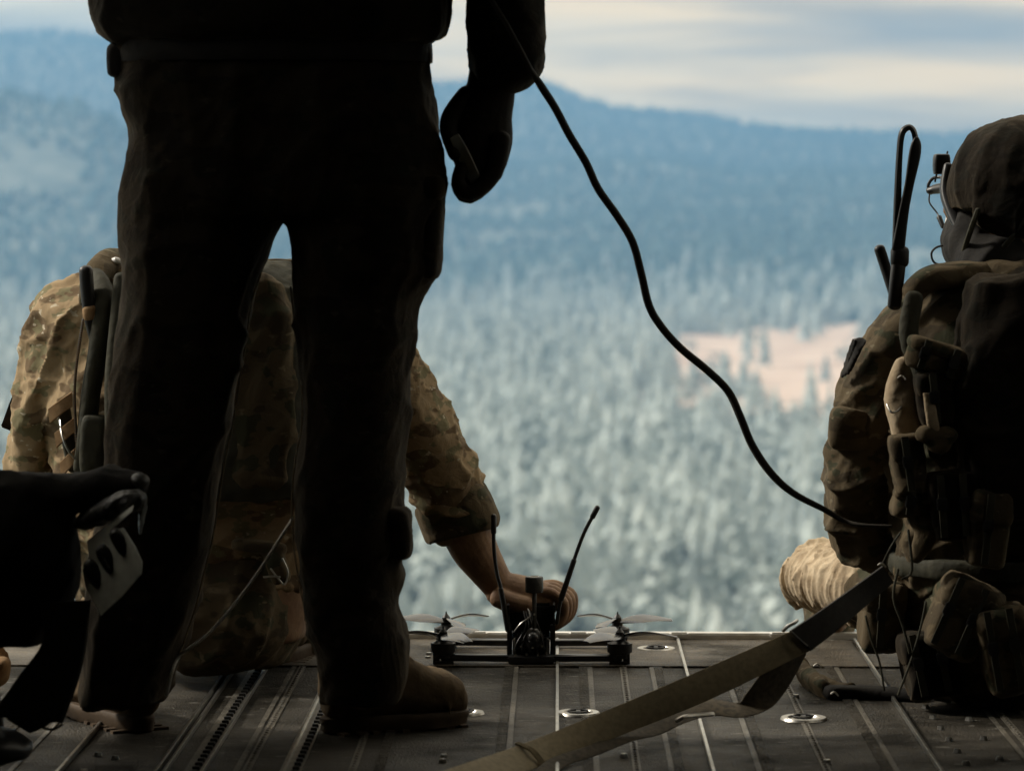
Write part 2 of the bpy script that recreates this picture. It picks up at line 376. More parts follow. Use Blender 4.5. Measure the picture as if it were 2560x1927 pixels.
azs = np.concatenate([np.linspace(-math.pi, -.42, 26)[:-1], np.linspace(-.42, -.2, 28)[:-1], np.linspace(-.2, .16, 150), np.linspace(.16, .42, 28)[1:], np.linspace(.42, math.pi, 26)[1:-1]])
rad = np.concatenate([[3.0, 60, 200, 400], np.geomspace(520, 7900, 150), [8300]])
vs = []; fs = []
for r in rad:
    for a in azs:
        x, y = math.sin(a) * r, math.cos(a) * r
        vs.append((x, y, ground_h(x, y) if r < 11000 else ground_h(x, y)))
na = len(azs)
for i in range(len(rad) - 1):
    for j in range(na):
        k = (j + 1) % na
        fs.append((i * na + j, i * na + k, (i + 1) * na + k, (i + 1) * na + j))
fs.append(tuple(range(na))[::-1])
me = bpy.data.meshes.new('ground'); me.from_pydata(vs, [], fs); me.polygons.foreach_set('use_smooth', [True] * len(me.polygons))
# ground material: forest floor, clearings of bleached grass
gm = bpy.data.materials.new('forest_floor'); gm.use_nodes = True; t = gm.node_tree; b = t.nodes['Principled BSDF']; b.inputs['Roughness'].default_value = .95
b.inputs['Specular IOR Level'].default_value = 0.1
CLR = (185.0, 2270.0)           # centre of the open field
tcn = nd(t, 'ShaderNodeTexCoord')
gn = nd(t, 'ShaderNodeTexNoise'); gn.inputs['Scale'].default_value = .02; gn.inputs['Detail'].default_value = 8
t.links.new(tcn.outputs['Object'], gn.inputs['Vector'])
gr = ramp(t, [(.35, (.12, .14, .125)), (.65, (.24, .26, .23))]); t.links.new(gn.outputs['Fac'], gr.inputs[0])
at = nd(t, 'ShaderNodeAttribute'); at.attribute_name = 'field'
gx = nd(t, 'ShaderNodeMix', data_type='RGBA'); gf = ramp(t, [(.35, (.50, .38, .31)), (.65, (.70, .56, .46))]); t.links.new(gn.outputs['Fac'], gf.inputs[0])
t.links.new(at.outputs['Fac'], gx.inputs[0]); t.links.new(gr.outputs[0], gx.inputs[6]); t.links.new(gf.outputs[0], gx.inputs[7]); t.links.new(gx.outputs[2], b.inputs['Base Color'])
def field(x, y):
    r = math.hypot(x, y); a = math.atan2(x, y)
    n = nz2(x / 90, y / 90, 7) * 1.1
    ra = (a - .085) / .062; rr = (r - 2170) / 740
    d = 1 - (abs(ra) ** 3 + abs(rr) ** 3) + n
    return 1.0 if d > 0 else 0.0
fa = me.attributes.new('field', 'FLOAT', 'POINT'); fa.data.foreach_set('value', [field(v[0], v[1]) for v in vs])
g = link('ground', me, gm); tag(g, 'wide forested valley floor rising into hills', 'ground', kind='structure')

# trees ------------------------------------------------------------
def foliage(name, c1, c2, c3):
    m = bpy.data.materials.new(name); m.use_nodes = True; t = m.node_tree; b = t.nodes['Principled BSDF']; b.inputs['Roughness'].default_value = .9
    b.inputs['Specular IOR Level'].default_value = .15
    gi = nd(t, 'ShaderNodeNewGeometry'); oi = nd(t, 'ShaderNodeObjectInfo')
    n = nd(t, 'ShaderNodeTexNoise'); n.inputs['Scale'].default_value = .022; n.inputs['Detail'].default_value = 9; n.inputs['Roughness'].default_value = .75
    t.links.new(gi.outputs['Position'], n.inputs['Vector'])
    r = ramp(t, [(.34, c1), (.52, c2), (.66, c3)]); t.links.new(n.outputs['Fac'], r.inputs[0]); t.links.new(r.outputs[0], b.inputs['Base Color'])
    return m
M['fol'] = foliage('haze_paled_foliage', (.24, .28, .28), (.39, .44, .42), (.55, .60, .57))  # whitish valley haze put into the leaf colour
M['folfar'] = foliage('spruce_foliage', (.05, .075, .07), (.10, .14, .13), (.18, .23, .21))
M['bark'] = mat('spruce_bark', (.09, .07, .055), .95, 0, None, 3, .6, 8, .05, .1)
def conifer(layers, spikes, h, w_, rng, bare=.1):
    V, Fc = [], []
    for L in range(layers):
        f = L / (layers - 1) if layers > 1 else 0
        z0 = h * (bare + (1 - bare) * (f * .88)); z1 = min(h, z0 + h * (.9 / layers + .12) + .02 * h)
        rr = w_ * (1 - f) ** .85 + w_ * .08
        b0 = len(V); V.append((rng.uniform(-.1, .1) * w_, rng.uniform(-.1, .1) * w_, z1))
        n = spikes * 2; ph = rng.random() * 6
        for j in range(n):
            a = ph + 2 * math.pi * j / n; q = rr * (rng.uniform(.85, 1.25) if j % 2 == 0 else rng.uniform(.35, .6))
            V.append((q * math.cos(a), q * math.sin(a), z0 + (rng.uniform(-.06, .0) if j % 2 == 0 else .04) * h))
        for j in range(n): Fc.append((b0, b0 + 1 + j, b0 + 1 + (j + 1) % n))
    return V, Fc
def broad(h, w_, rng, n=170):
    V, Fc = [], []
    lobes = [(rng.uniform(-.45, .45) * w_, rng.uniform(-.45, .45) * w_, h * rng.uniform(.45, .85), w_ * rng.uniform(.45, .7)) for _ in range(7)]
    for i in range(n):
        lx, ly, lz, lr = rng.choice(lobes)
        d = Vector((rng.gauss(0, 1), rng.gauss(0, 1), rng.gauss(0, 1))).normalized() * lr * rng.uniform(.6, 1.05)
        c = Vector((lx, ly, lz)) + Vector((d.x, d.y, d.z * 1.2)); s = w_ * .28
        k = len(V)
        for _ in range(3): V.append(tuple(c + Vector((rng.uniform(-s, s), rng.uniform(-s, s), rng.uniform(-s, s)))))
        Fc.append((k, k + 1, k + 2))
    return V, Fc
rng = random.Random(5)
def mk(name, VF):
    m = bpy.data.meshes.new(name); m.from_pydata(VF[0], [], VF[1]); return m
crowns = [mk('crown', conifer(9, 8, 22, 6.0, rng)), mk('crown', conifer(8, 8, 18, 5.8, rng)), mk('crown', conifer(10, 7, 25, 5.4, rng)), mk('crown', broad(16, 6.6, rng, 420)), mk('crown', broad(13, 5.8, rng, 360))]
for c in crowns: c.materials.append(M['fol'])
bm = bmesh.new(); tubew(bm, [(0, 0, 0, .32, .32), (.05, 0, 8, .22, .22), (0, .05, 17, .08, .08)], n=7)
trunk_me = bpy.data.meshes.new('trunk'); bm.to_mesh(trunk_me); bm.free(); trunk_me.materials.append(M['bark'])
cand = []
HW = 1280 / F
step = 11.2
x0 = -560
def jit(s): return rng.uniform(-s, s)
near = []
far_pts = []
y = 540.0
while y < 3000:
    st = step if y < 1200 else step * (1 + (y - 1200) / 2600)
    lim = y * .29 + 30
    x = -lim - y * .0
    while x < lim:
        px_, py_ = x + jit(st * .42), y + jit(st * .42)
        r = math.hypot(px_, py_)
        # gaps between clumps and the clearing
        dens = nz2(px_ / 60, py_ / 60, 9)
        fld = field(px_, py_) > 0
        ok = dens > -.55
        if fld: ok = rng.random() < (.25 if nz2(px_ / 80, py_ / 140, 12) > .16 else .008)
        if ok: cand.append((r, px_, py_))
        x += st
    y += st
cand.sort()
def in_view(x, y):
    if y < 10: return False
    u = x / y
    return -(1394) / F - .004 < u < (2560 - 1394) / F + .004
count = 0
for r, x, y in cand:
    # only trees that can rise above the ramp lip and within the frame sides
    top_vis = (H - (GZ + 20)) / r < (1603 - 490) / F
    if count < 296 and in_view(x, y) and top_vis:
        k = rng.choices([0, 1, 2, 3, 4], [4, 4, 2, 5, 4])[0]; sc = rng.uniform(1.1, 1.6)
        e = bpy.data.objects.new('pine_tree' if k < 3 else 'broadleaf_tree', None); COL.objects.link(e)
        e.location = (x, y, ground_h(x, y) - .3); e.rotation_euler = (0, 0, rng.uniform(0, 6.28)); e.scale = (sc * rng.uniform(.9, 1.1),) * 2 + (sc,)
        e.empty_display_size = 1
        if k < 3: tag(e, 'haze-paled spruce among the nearest trees of the valley forest', 'tree', 'nearest spruces of the valley forest')
        else: tag(e, 'haze-paled rounded broadleaf tree among the nearest trees of the valley forest', 'tree', 'nearest broadleaf trees of the valley forest')
        for nm, md in (('trunk', trunk_me), ('crown', crowns[k])):
            o = bpy.data.objects.new(nm, md); COL.objects.link(o); o.parent = e
        count += 1
    else: far_pts.append((x, y, ground_h(x, y) - .3, rng.uniform(15, 36)))
def merged(name, pts, protos, mat_):
    VV, FF, off = [], [], 0
    for i, (x, y, z, h) in enumerate(pts):
        V, Fc = protos[i % len(protos)]; a = (i * 2.399) % 6.283; c, s = math.cos(a), math.sin(a)
        k = h / 20.0; kw = k * (0.85 + .3 * ((i * .618) % 1))
        VV.append(np.stack([x + (V[:, 0] * c - V[:, 1] * s) * kw, y + (V[:, 0] * s + V[:, 1] * c) * kw, z + V[:, 2] * k], 1))
        FF.append(Fc + off); off += len(V)
    VV = np.concatenate(VV); FF = np.concatenate(FF)
    m = bpy.data.meshes.new(name); m.vertices.add(len(VV)); m.vertices.foreach_set('co', VV.astype(np.float32).ravel())
    m.loops.add(FF.size); m.loops.foreach_set('vertex_index', FF.astype(np.int32).ravel())
    m.polygons.add(len(FF)); m.polygons.foreach_set('loop_start', np.arange(0, FF.size, 3, dtype=np.int32))
    m.update(calc_edges=True)
    return link(name, m, mat_)
def arr(VF): return np.array(VF[0], float), np.array(VF[1], int)
prA = [arr(conifer(5, 5, 18, 6.2, rng)), arr(broad(13, 6.6, rng, 60)), arr(broad(11, 6.2, rng, 60)), arr(conifer(5, 5, 18, 4.6, rng)), arr(broad(15, 6.0, rng, 60)), arr(conifer(6, 4, 22, 4.2, rng))]
hp = []
r = 2750.0
while r < 7700:
    st = 15 + (r - 2750) * .0035
    a = -.215
    while a < .175:
        rr = r + jit(st * .5); aa = a + jit(st * .5) / r
        x, y = math.sin(aa) * rr, math.cos(aa) * rr
        if not (field(x, y) > 0 and rng.random() > .03) and nz2(x / 260, y / 260, 3) > -.5: (far_pts if rng.random() > (rr - 2700) / 900 else hp).append((x, y, ground_h(x, y) - .5, rng.uniform(15, 30)))  # haze-paled trees give way to dark ones with distance
        a += st / r
    r += st
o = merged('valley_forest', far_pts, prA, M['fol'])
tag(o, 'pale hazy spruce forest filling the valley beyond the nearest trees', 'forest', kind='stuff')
prB = [arr(conifer(2, 3, 20, 4.6, rng, .05)), arr(conifer(2, 3, 20, 5.2, rng, .05))]
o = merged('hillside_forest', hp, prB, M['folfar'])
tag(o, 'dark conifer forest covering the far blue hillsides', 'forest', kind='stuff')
print('TREES', count, len(far_pts), len(hp))

# air ---------------------------------------------------------------
hm = bpy.data.materials.new('haze_air'); hm.use_nodes = True; t = hm.node_tree; t.nodes.clear()
pv = nd(t, 'ShaderNodeVolumePrincipled'); pv.inputs['Density'].default_value = 1.75e-4; pv.inputs['Color'].default_value = (.25, .56, 1.0, 1); pv.inputs['Anisotropy'].default_value = .2
mo = nd(t, 'ShaderNodeOutputMaterial'); t.links.new(pv.outputs[0], mo.inputs['Volume'])
bm = bmesh.new(); zb = min(v[2] for v in vs) - 2; zt = 430
box(bm, (0, 0, (zb + zt) / 2), (16900, 16900, zt - zb))
hz = fin('haze', bm, hm, smooth=False); tag(hz, 'thin blue haze hanging over the valley and hills', 'haze', kind='stuff')

# ================================================================== HELICOPTER (cabin and ramp)
EDGE = 6.34
heli = thing('helicopter', (0, 3, 0), 'dark helicopter cabin open at the rear with its ribbed cargo ramp lowered level', 'helicopter')
bm = bmesh.new(); box(bm, (0, 1.95, -.03), (2.5, 8.02, .06)); fin('ramp_deck', bm, M['deck'], heli, False)
bm = bmesh.new(); box(bm, (0, 6.145, -.0265), (2.46, .37, .06)); fin('ramp_extension', bm, M['deckx'], heli, False, bevel=.001)
bm = bmesh.new(); box(bm, (0, EDGE - .004, -.019), (2.46, .03, .068)); 
for x in np.arange(-1.1, 1.15, .19): box(bm, (x, EDGE - .02, .012), (.035, .018, .012))
fin('ramp_lip', bm, M['lip'], heli, True, bevel=.003)
# raised rails running fore and aft
def rail(name, x, wd, h, m, y0=2.0, y1=6.30, prof=False):
    bm = bmesh.new(); box(bm, (x, (y0 + y1) / 2, h / 2 + .0005), (wd, y1 - y0, h)); return fin(name, bm, m, heli, True, bevel=.0008)
for x in (0.0, .227, .559, -.571, -.583, -.516, -.725, -.40): rail('deck_rail', x, .005, .009, M['metal'])
for x in (-.073, .058, .168, .296, .497, -.47, .70, .86, -.80, -.93, -1.06, 1.0): rail('deck_seam', x, .009, .0015, M['rail'])
# anti-slip ladder strips
for x in (-.086, .046, .179, .310, .483, -.261, .76, -.86):
    bm = bmesh.new()
    for y in np.arange(4.3, 6.3, .0135): box(bm, (x, y, .0016), (.015, .0052, .0028))
    fin('tread_strip', bm, M['rail'], heli, False)
for x in (-.455, .395, .72, -.30, .117):
    bm = bmesh.new(); box(bm, (x, 5.3, .0012), (.012, 1.9, .0016))
    for y in np.arange(4.4, 6.2, .022): ell(bm, (x, y, .0018), (.0032, .0032, .0026), None, 8)
    fin('rivet_strip', bm, M['rail'], heli)
# strip of square cleats at the left
for x0_, wd in ((-.532, .026), (-.386, .024)):
    bm = bmesh.new(); box(bm, (x0_, 5.2, .0022), (wd, 2.2, .004)); fin('cleat_strip', bm, M['rail'] if x0_ < -.5 else M['metal'], heli, True, bevel=.0005)
    for y in np.arange(4.5, 6.25, .036):
        bm = bmesh.new(); box(bm, (x0_ + wd * .2, y, .007), (wd * .42, .012, .006)); fin('cleat', bm, M['black'], heli, True, bevel=.0008)
for x, ys in ((.605, np.arange(4.5, 5.6, .11)), (.66, np.arange(4.6, 5.7, .19)), (.40, (4.95, 5.6, 6.12)), (-.30, (6.08, 6.03)), (-.235, (6.06, 6.11)), (-.69, (5.0, 4.85)), (-.66, (4.97,)), (.10, (5.0,)), (-.17, (4.95, 4.99))):
    for y in ys:
        bm = bmesh.new(); q = bmesh.ops.create_cone(bm, segments=6, radius1=.007, radius2=.005, depth=.006, cap_ends=True); bmesh.ops.translate(bm, vec=(x, y, .0035), verts=q['verts']); fin('bolt', bm, M['metal'], heli, True)
for (x, y, r_, el) in ((.396, 5.37, .038, 1), (.034, 5.42, .036, 1), (-.15, 5.42, .032, 1), (.183, 6.195, .037, 1)):
    bm = bmesh.new()
    prof = [(0, .004), (.3 * r_, .004), (.34 * r_, .0012), (.62 * r_, .0012), (.68 * r_, .0045), (.94 * r_, .0045), (r_, .0008)]
    R = [[Vector((x + q * math.cos(2 * math.pi * j / 28), y + q * math.sin(2 * math.pi * j / 28), z)) for j in range(28)] for q, z in prof[1:]]
    rings(bm, R); pan = fin('tie_down_pan', bm, M['steel'], heli)
    bm = bmesh.new()
    wire(bm, [(x + math.cos(a) * r_ * .44, y + math.sin(a) * r_ * .44, .0055) for a in np.linspace(.3, 5.6, 14)], .0022, 6, 2)
    box(bm, (x, y, .004), (r_ * .2, r_ * 1.2, .004)); fin('tie_down_ring', bm, M['black'], pan)
# cabin shell: side walls, roof, forward bulkhead
def arch(y, hw, top, low):
    pts = []
    for a in np.linspace(0, math.pi, 17):
        x, z = sell(a, .55); pts.append(Vector((hw * x, y, low + (top - low) * max(z, 0))))
    return pts
def shell(ys, fill_openings, hw=1.24, top=1.98, th=.06):
    bm = bmesh.new(); Is, Os = [], []
    for y in ys:
        zs = [Vector((hw, y, .0))] + arch(y, hw, top, .9) + [Vector((-hw, y, .0))]
        zo = [Vector((hw + th, y, -.05))] + arch(y, hw + th, top + th, .9) + [Vector((-hw - th, y, -.05))]
        Is.append([bm.verts.new(p) for p in zs]); Os.append([bm.verts.new(p) for p in zo])
    n = len(Is[0]); cells = [(i, j) for i in range(len(ys) - 1) for j in range(n - 1)]
    hole = {(i, j) for i in fill_openings for j in (1, 2, 3, n - 3, n - 4, n - 5)}  # unseen side openings added to let fill light into the cabin
    for i, j in cells:
        a, b_, c, d = Is[i][j], Is[i + 1][j], Is[i + 1][j + 1], Is[i][j + 1]; A_, B_, C_, D_ = Os[i][j], Os[i + 1][j], Os[i + 1][j + 1], Os[i][j + 1]
        if (i, j) in hole:
            for (di, dj, p, q, P_, Q_) in ((-1, 0, a, d, A_, D_), (1, 0, b_, c, B_, C_), (0, -1, a, b_, A_, B_), (0, 1, d, c, D_, C_)):
                if (i + di, j + dj) not in hole: bm.faces.new((p, q, Q_, P_))
        else: bm.faces.new((a, b_, c, d)); bm.faces.new((A_, D_, C_, B_))
    for i in (0, len(ys) - 1):
        for j in range(n - 1): bm.faces.new((Is[i][j], Os[i][j], Os[i][j + 1], Is[i][j + 1]))
    return bm
ROOF_END = 5.85; WALL_END = 5.3
fin('cabin_shell', shell([-2.2, -1, 0, .5, 1.0, 1.9, 2.4, 3.3, 3.75, 4.5, 4.95, WALL_END], (9,)), M['cabin'], heli)
bm = bmesh.new()                # unseen roof overhang above the ramp, its reach set to shade the deck
I = arch(WALL_END, 1.24, 1.98, .9); J = arch(ROOF_END, 1.2, 2.02, 1.25)
n_ = len(I); sel = range(3, n_ - 3)
A = [bm.verts.new(I[j]) for j in sel]; B = [bm.verts.new(J[j]) for j in sel]
A2 = [bm.verts.new(I[j] + Vector((0, .002, .07))) for j in sel]; B2 = [bm.verts.new(J[j] + Vector((0, 0, .07))) for j in sel]
for a_, b_ in ((A, B), (B2, A2)):
    for j in range(len(A) - 1): bm.faces.new((a_[j], b_[j], b_[j + 1], a_[j + 1]))
for j in range(len(A) - 1):
    bm.faces.new((B[j], B2[j], B2[j + 1], B[j + 1])); bm.faces.new((A[j], A[j + 1], A2[j + 1], A2[j]))
for k_ in (0, -1): bm.faces.new((A[k_], A2[k_], B2[k_], B[k_]))
fin('tail_overhang', bm, M['cabin'], heli)
bm = bmesh.new(); box(bm, (0, -2.23, .95), (2.62, .06, 2.3)); fin('forward_bulkhead', bm, M['cabin'], heli, False)
bm = bmesh.new()
for y in np.arange(-1.8, WALL_END, .52):
    pts = [Vector((1.22, y, .02))] + arch(y, 1.22, 1.96, .9) + [Vector((-1.22, y, .02))]
    tubew(bm, [(p.x, p.y, p.z, .022, .022) for p in pts], n=8, k=2)
fin('cabin_ribs', bm, M['cabin'], heli)

# ================================================================== PEOPLE
def fingers(bm, spec):
    """spec: list of joint chains [(x,y,z,r)...] in world metres"""
    for ch in spec: tubew(bm, [(p[0], p[1], p[2], p[3], p[3]) for p in ch], n=12, k=3)
def boot(side_pts, parent, label=None): pass
def clear_sphere(bm, c, r): ell(bm, c, (r, r, r))

# ---- person standing in the middle of the ramp, seen from behind --------------------
YS = 5.2
st = thing('person', (P(470, 1590, YS).x, YS, 0), 'person standing with back turned, legs apart, shade-darkened jacket and trousers, tan boots', 'person')
# bare body: head, neck, trunk, arms, hands and legs in one surface
bm = bmesh.new()
slab(bm, [(-520, 330, 830, YS, .10), (-380, 300, 860, YS, .12), (-150, 360, 820, YS, .11), (60, 350, 830, YS, .115), (230, 330, 850, YS, .12), (420, 340, 880, YS, .11)])
tube(bm, [(585, -500, YS, 75, .06), (590, -610, YS + .02, 72, .055), (592, -700, YS + .03, 85, .07)])
hc = P(595, -800, YS + .04); ell(bm, hc, (.078, .098, .112)); ell(bm, hc + Vector((0, .045, -.06)), (.058, .06, .06))
ell(bm, hc + Vector((0, .105, -.02)), (.013, .018, .024)); ell(bm, hc + Vector((0, .098, -.052)), (.024, .012, .008))
for sx in (-1, 1): ell(bm, hc + Vector((.079 * sx, .0, -.01)), (.01, .018, .03)); ell(bm, hc + Vector((.03 * sx, .088, .012)), (.013, .012, .009))
tube(bm, [(400, -440, YS, 70, .05), (310, -330, YS, 62, .05), (265, -160, YS + .05, 52, .045), (340, -70, YS + .2, 42, .035), (430, -70, YS + .3, 36, .028), (480, -70, YS + .36, 44, .018), (530, -75, YS + .41, 34, .016)])   # left arm, bent forward
tube(bm, [(790, -440, YS, 75, .05), (960, -330, YS, 68, .05), (1075, -60, YS, 58, .045), (1078, 80, YS, 52, .04), (1065, 175, YS, 44, .028), (1062, 215, YS, 48, .026)])
tube(bm, [(440, 380, YS, 95, .085), (410, 700, YS, 78, .07), (370, 1000, YS, 70, .06), (300, 1300, YS, 52, .05), (255, 1500, YS, 42, .04)])
tube(bm, [(770, 380, YS, 95, .085), (770, 700, YS, 78, .07), (765, 1000, YS, 70, .06), (765, 1300, YS, 52, .05), (780, 1500, YS, 42, .04)])
core = fuse(bm, .008, 4)
def hand_standing():
    bm = bmesh.new(); u = U(YS)
    tubew(bm, [(*P(1065, 150, YS), 48 * u, .028), (*P(1058, 205, YS), 52 * u, .027), (*P(1040, 255, YS), 66 * u, .030), (*P(1034, 310, YS), 70 * u, .034), (*P(1034, 350, YS), 58 * u, .034), (*P(1024, 380, YS), 40 * u, .030)], n=20)
    # thumb leaves the side of the palm near the wrist and lies along the curled index finger
    th = [P(1010, 205, YS - .008), P(976, 250, YS - .016), P(968, 285, YS - .026), P(984, 335, YS - .036)]
    fingers(bm, [[(*th[0], .014), (*th[1], .0135), (*th[2], .011), (*th[3], .009)]])
    for i, dy in enumerate((-.03, -.010, .010, .028)):
        dd = i * 6; L = (1.0, 1.06, 1.0, .84)[i]
        a = P(1084 - dd, 300, YS + dy); b_ = P(1068 - dd, 300 + 74 * L, YS + dy); c = P(1016 - dd * .5, 326 + 92 * L, YS + dy - .004); d = P(990, 350 + 46 * L, YS + dy - .004); e_ = P(998, 345 + 14 * L, YS + dy)
        r_ = (.0106, .0110, .0106, .0095)[i]
        fingers(bm, [[(*a, r_ * 1.15), (*b_, r_ * 1.08), (*c, r_), (*d, r_ * .88), (*e_, r_ * .8)]])
    return fuse(bm, .0028, 2)
hs = hand_standing(); hs2 = hs.copy(); link('body', join(core, hs), M['skin'], st)
wrinkle(hs2, .0, 1); co_ = np.empty(len(hs2.vertices) * 3, np.float32); no_ = co_.copy(); hs2.vertices.foreach_get('co', co_); hs2.vertices.foreach_get('normal', no_); hs2.vertices.foreach_set('co', co_ + no_ * .0022)
hs2.polygons.foreach_set('use_smooth', [True] * len(hs2.polygons)); link('hand_shade', hs2, M['hand_shade'], st)  # dark shell added over the hand to carry its shade
bm = bmesh.new(); ell(bm, hc + Vector((0, -.012, .028)), (.086, .1, .096)); link('hair', fuse(bm, .006, 2, [(.003, 40, (1, 1, 1), 3)]), M['blackcloth'], st)
# trousers
sub_later = []
bm = bmesh.new()
slab(bm, [(60, 262, 925, YS, .125), (120, 252, 932, YS, .13), (200, 254, 936, YS, .14), (300, 285, 952, YS, .145), (355, 275, 960, YS, .145), (430, 262, 962, YS, .14), (470, 262, 955, YS, .13)], e=.8)
slab(bm, [(380, 270, 606, YS, .13), (450, 259, 607, YS, .125), (490, 256, 594, YS, .12), (530, 259, 580, YS, .12), (580, 268, 563, YS, .115), (655, 266, 542, YS, .11), (730, 256, 535, YS, .105), (830, 240, 518, YS, .10), (914, 236, 505, YS, .10), (1010, 233, 485, YS, .10), (1100, 222, 472, YS, .098), (1170, 205, 460, YS, .095), (1240, 190, 442, YS, .09), (1317, 177, 423, YS, .088), (1390, 172, 398, YS, .086), (1430, 172, 384, YS, .085), (1475, 178, 366, YS, .08), (1520, 186, 350, YS, .075)], e=.88)
slab(bm, [(380, 610, 962, YS, .13), (440, 610, 966, YS, .13), (490, 619, 950, YS, .125), (540, 625, 948, YS, .12), (590, 628, 947, YS, .118), (608, 629, 932, YS, .112), (650, 634, 912, YS, .108), (740, 645, 898, YS, .106), (800, 653, 890, YS, .105), (850, 656, 888, YS, .105), (921, 652, 884, YS, .104), (970, 642, 878, YS, .104), (1030, 634, 872, YS, .102), (1100, 631, 874, YS, .102), (1150, 633, 884, YS, .1), (1185, 637, 887, YS, .1), (1206, 641, 870, YS, .096), (1240, 647, 870, YS, .094), (1296, 656, 861, YS, .09), (1340, 662, 868, YS, .088), (1388, 672, 884, YS, .088), (1430, 684, 888, YS, .085), (1470, 690, 884, YS, .08), (1520, 694, 868, YS, .075)], e=.88)
tr = fuse(bm, .0075, 3, [(.010, 6.5, (1, 1, 1), 1, 2.2, (.3, 0, 1)), (.007, 11, (1, 1, 1), 2, 2.8, (1, .1, .45)), (.003, 22, (1, 1, 1), 3, 3.0, (.6, .1, 1))])
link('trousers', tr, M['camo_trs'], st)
for pts in ([(560, 590), (538, 656), (529, 730), (512, 830), (499, 914), (479, 1010), (466, 1100), (454, 1170), (436, 1240), (417, 1317), (392, 1390), (378, 1430)], [(633, 620), (640, 690), (645, 740), (657, 830), (657, 921), (647, 970), (638, 1040), (635, 1110), (640, 1185), (652, 1260), (668, 1345)]):
    sub_later.append(pts)

def sub(name, parent, m, fn, voxel=None, wr=None, **k):
    bm = bmesh.new(); fn(bm)
    return link(name, fuse(bm, voxel, 2, wr), m, parent) if voxel else fin(name, bm, m, parent, **k)
for k_, pts in enumerate(sub_later): sub('rim_light_wire', st, M['khaki'], lambda b: wireuv(b, [(u_ + (4, -5)[k_], v_, YS - .015) for u_, v_ in pts], 2.0))  # pale wires added as rim light along the leg edges
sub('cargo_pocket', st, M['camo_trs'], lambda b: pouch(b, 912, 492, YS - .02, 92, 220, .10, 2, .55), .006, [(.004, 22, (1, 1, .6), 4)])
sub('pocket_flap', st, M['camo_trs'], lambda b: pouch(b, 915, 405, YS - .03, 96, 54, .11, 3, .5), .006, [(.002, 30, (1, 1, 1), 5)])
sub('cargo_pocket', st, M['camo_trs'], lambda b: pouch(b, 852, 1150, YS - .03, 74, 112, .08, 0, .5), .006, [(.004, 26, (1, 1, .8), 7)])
sub('waist_pouch', st, M['blackcloth'], lambda b: pouch(b, 262, 132, YS, 52, 74, .12, 0, .5), .006, [(.002, 30, (1, 1, 1), 5)])
sub('belt', st, M['blackcloth'], lambda b: slab(b, [(92, 255, 932, YS, .140), (116, 254, 934, YS, .142), (136, 256, 934, YS, .14)], e=.8))
# jacket with sleeves
bm = bmesh.new()
slab(bm, [(-560, 420, 740, YS, .07), (-520, 290, 880, YS, .12), (-420, 215, 960, YS, .15), (-200, 200, 960, YS, .165), (-60, 190, 972, YS, .165), (0, 196, 977, YS, .168), (42, 203, 974, YS, .168), (66, 214, 968, YS, .165), (86, 232, 955, YS, .155), (93, 246, 936, YS, .145)], e=.8)
tube(bm, [(840, -430, YS, 95, .08), (980, -340, YS, 95, .075), (1080, -120, YS, 88, .072), (1090, 0, YS, 86, .07), (1091, 60, YS, 84, .07), (1092, 120, YS, 84, .07), (1088, 142, YS, 80, .066)], e=.9)
tube(bm, [(380, -430, YS, 90, .08), (300, -330, YS, 88, .075), (262, -180, YS + .04, 80, .07), (285, -90, YS + .12, 72, .065), (350, -60, YS + .24, 60, .06), (420, -70, YS + .3, 52, .05)], e=.9)
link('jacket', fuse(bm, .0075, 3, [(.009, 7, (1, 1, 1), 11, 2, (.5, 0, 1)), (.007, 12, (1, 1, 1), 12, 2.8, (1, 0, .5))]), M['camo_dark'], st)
sub('sleeve_cuff', st, M['camo_dark'], lambda b: tube(b, [(1092, 108, YS, 86, .071), (1091, 128, YS, 86, .071), (1086, 146, YS, 72, .064)], e=.9), .006, [(.002, 30, (1, 1, 1), 2)])
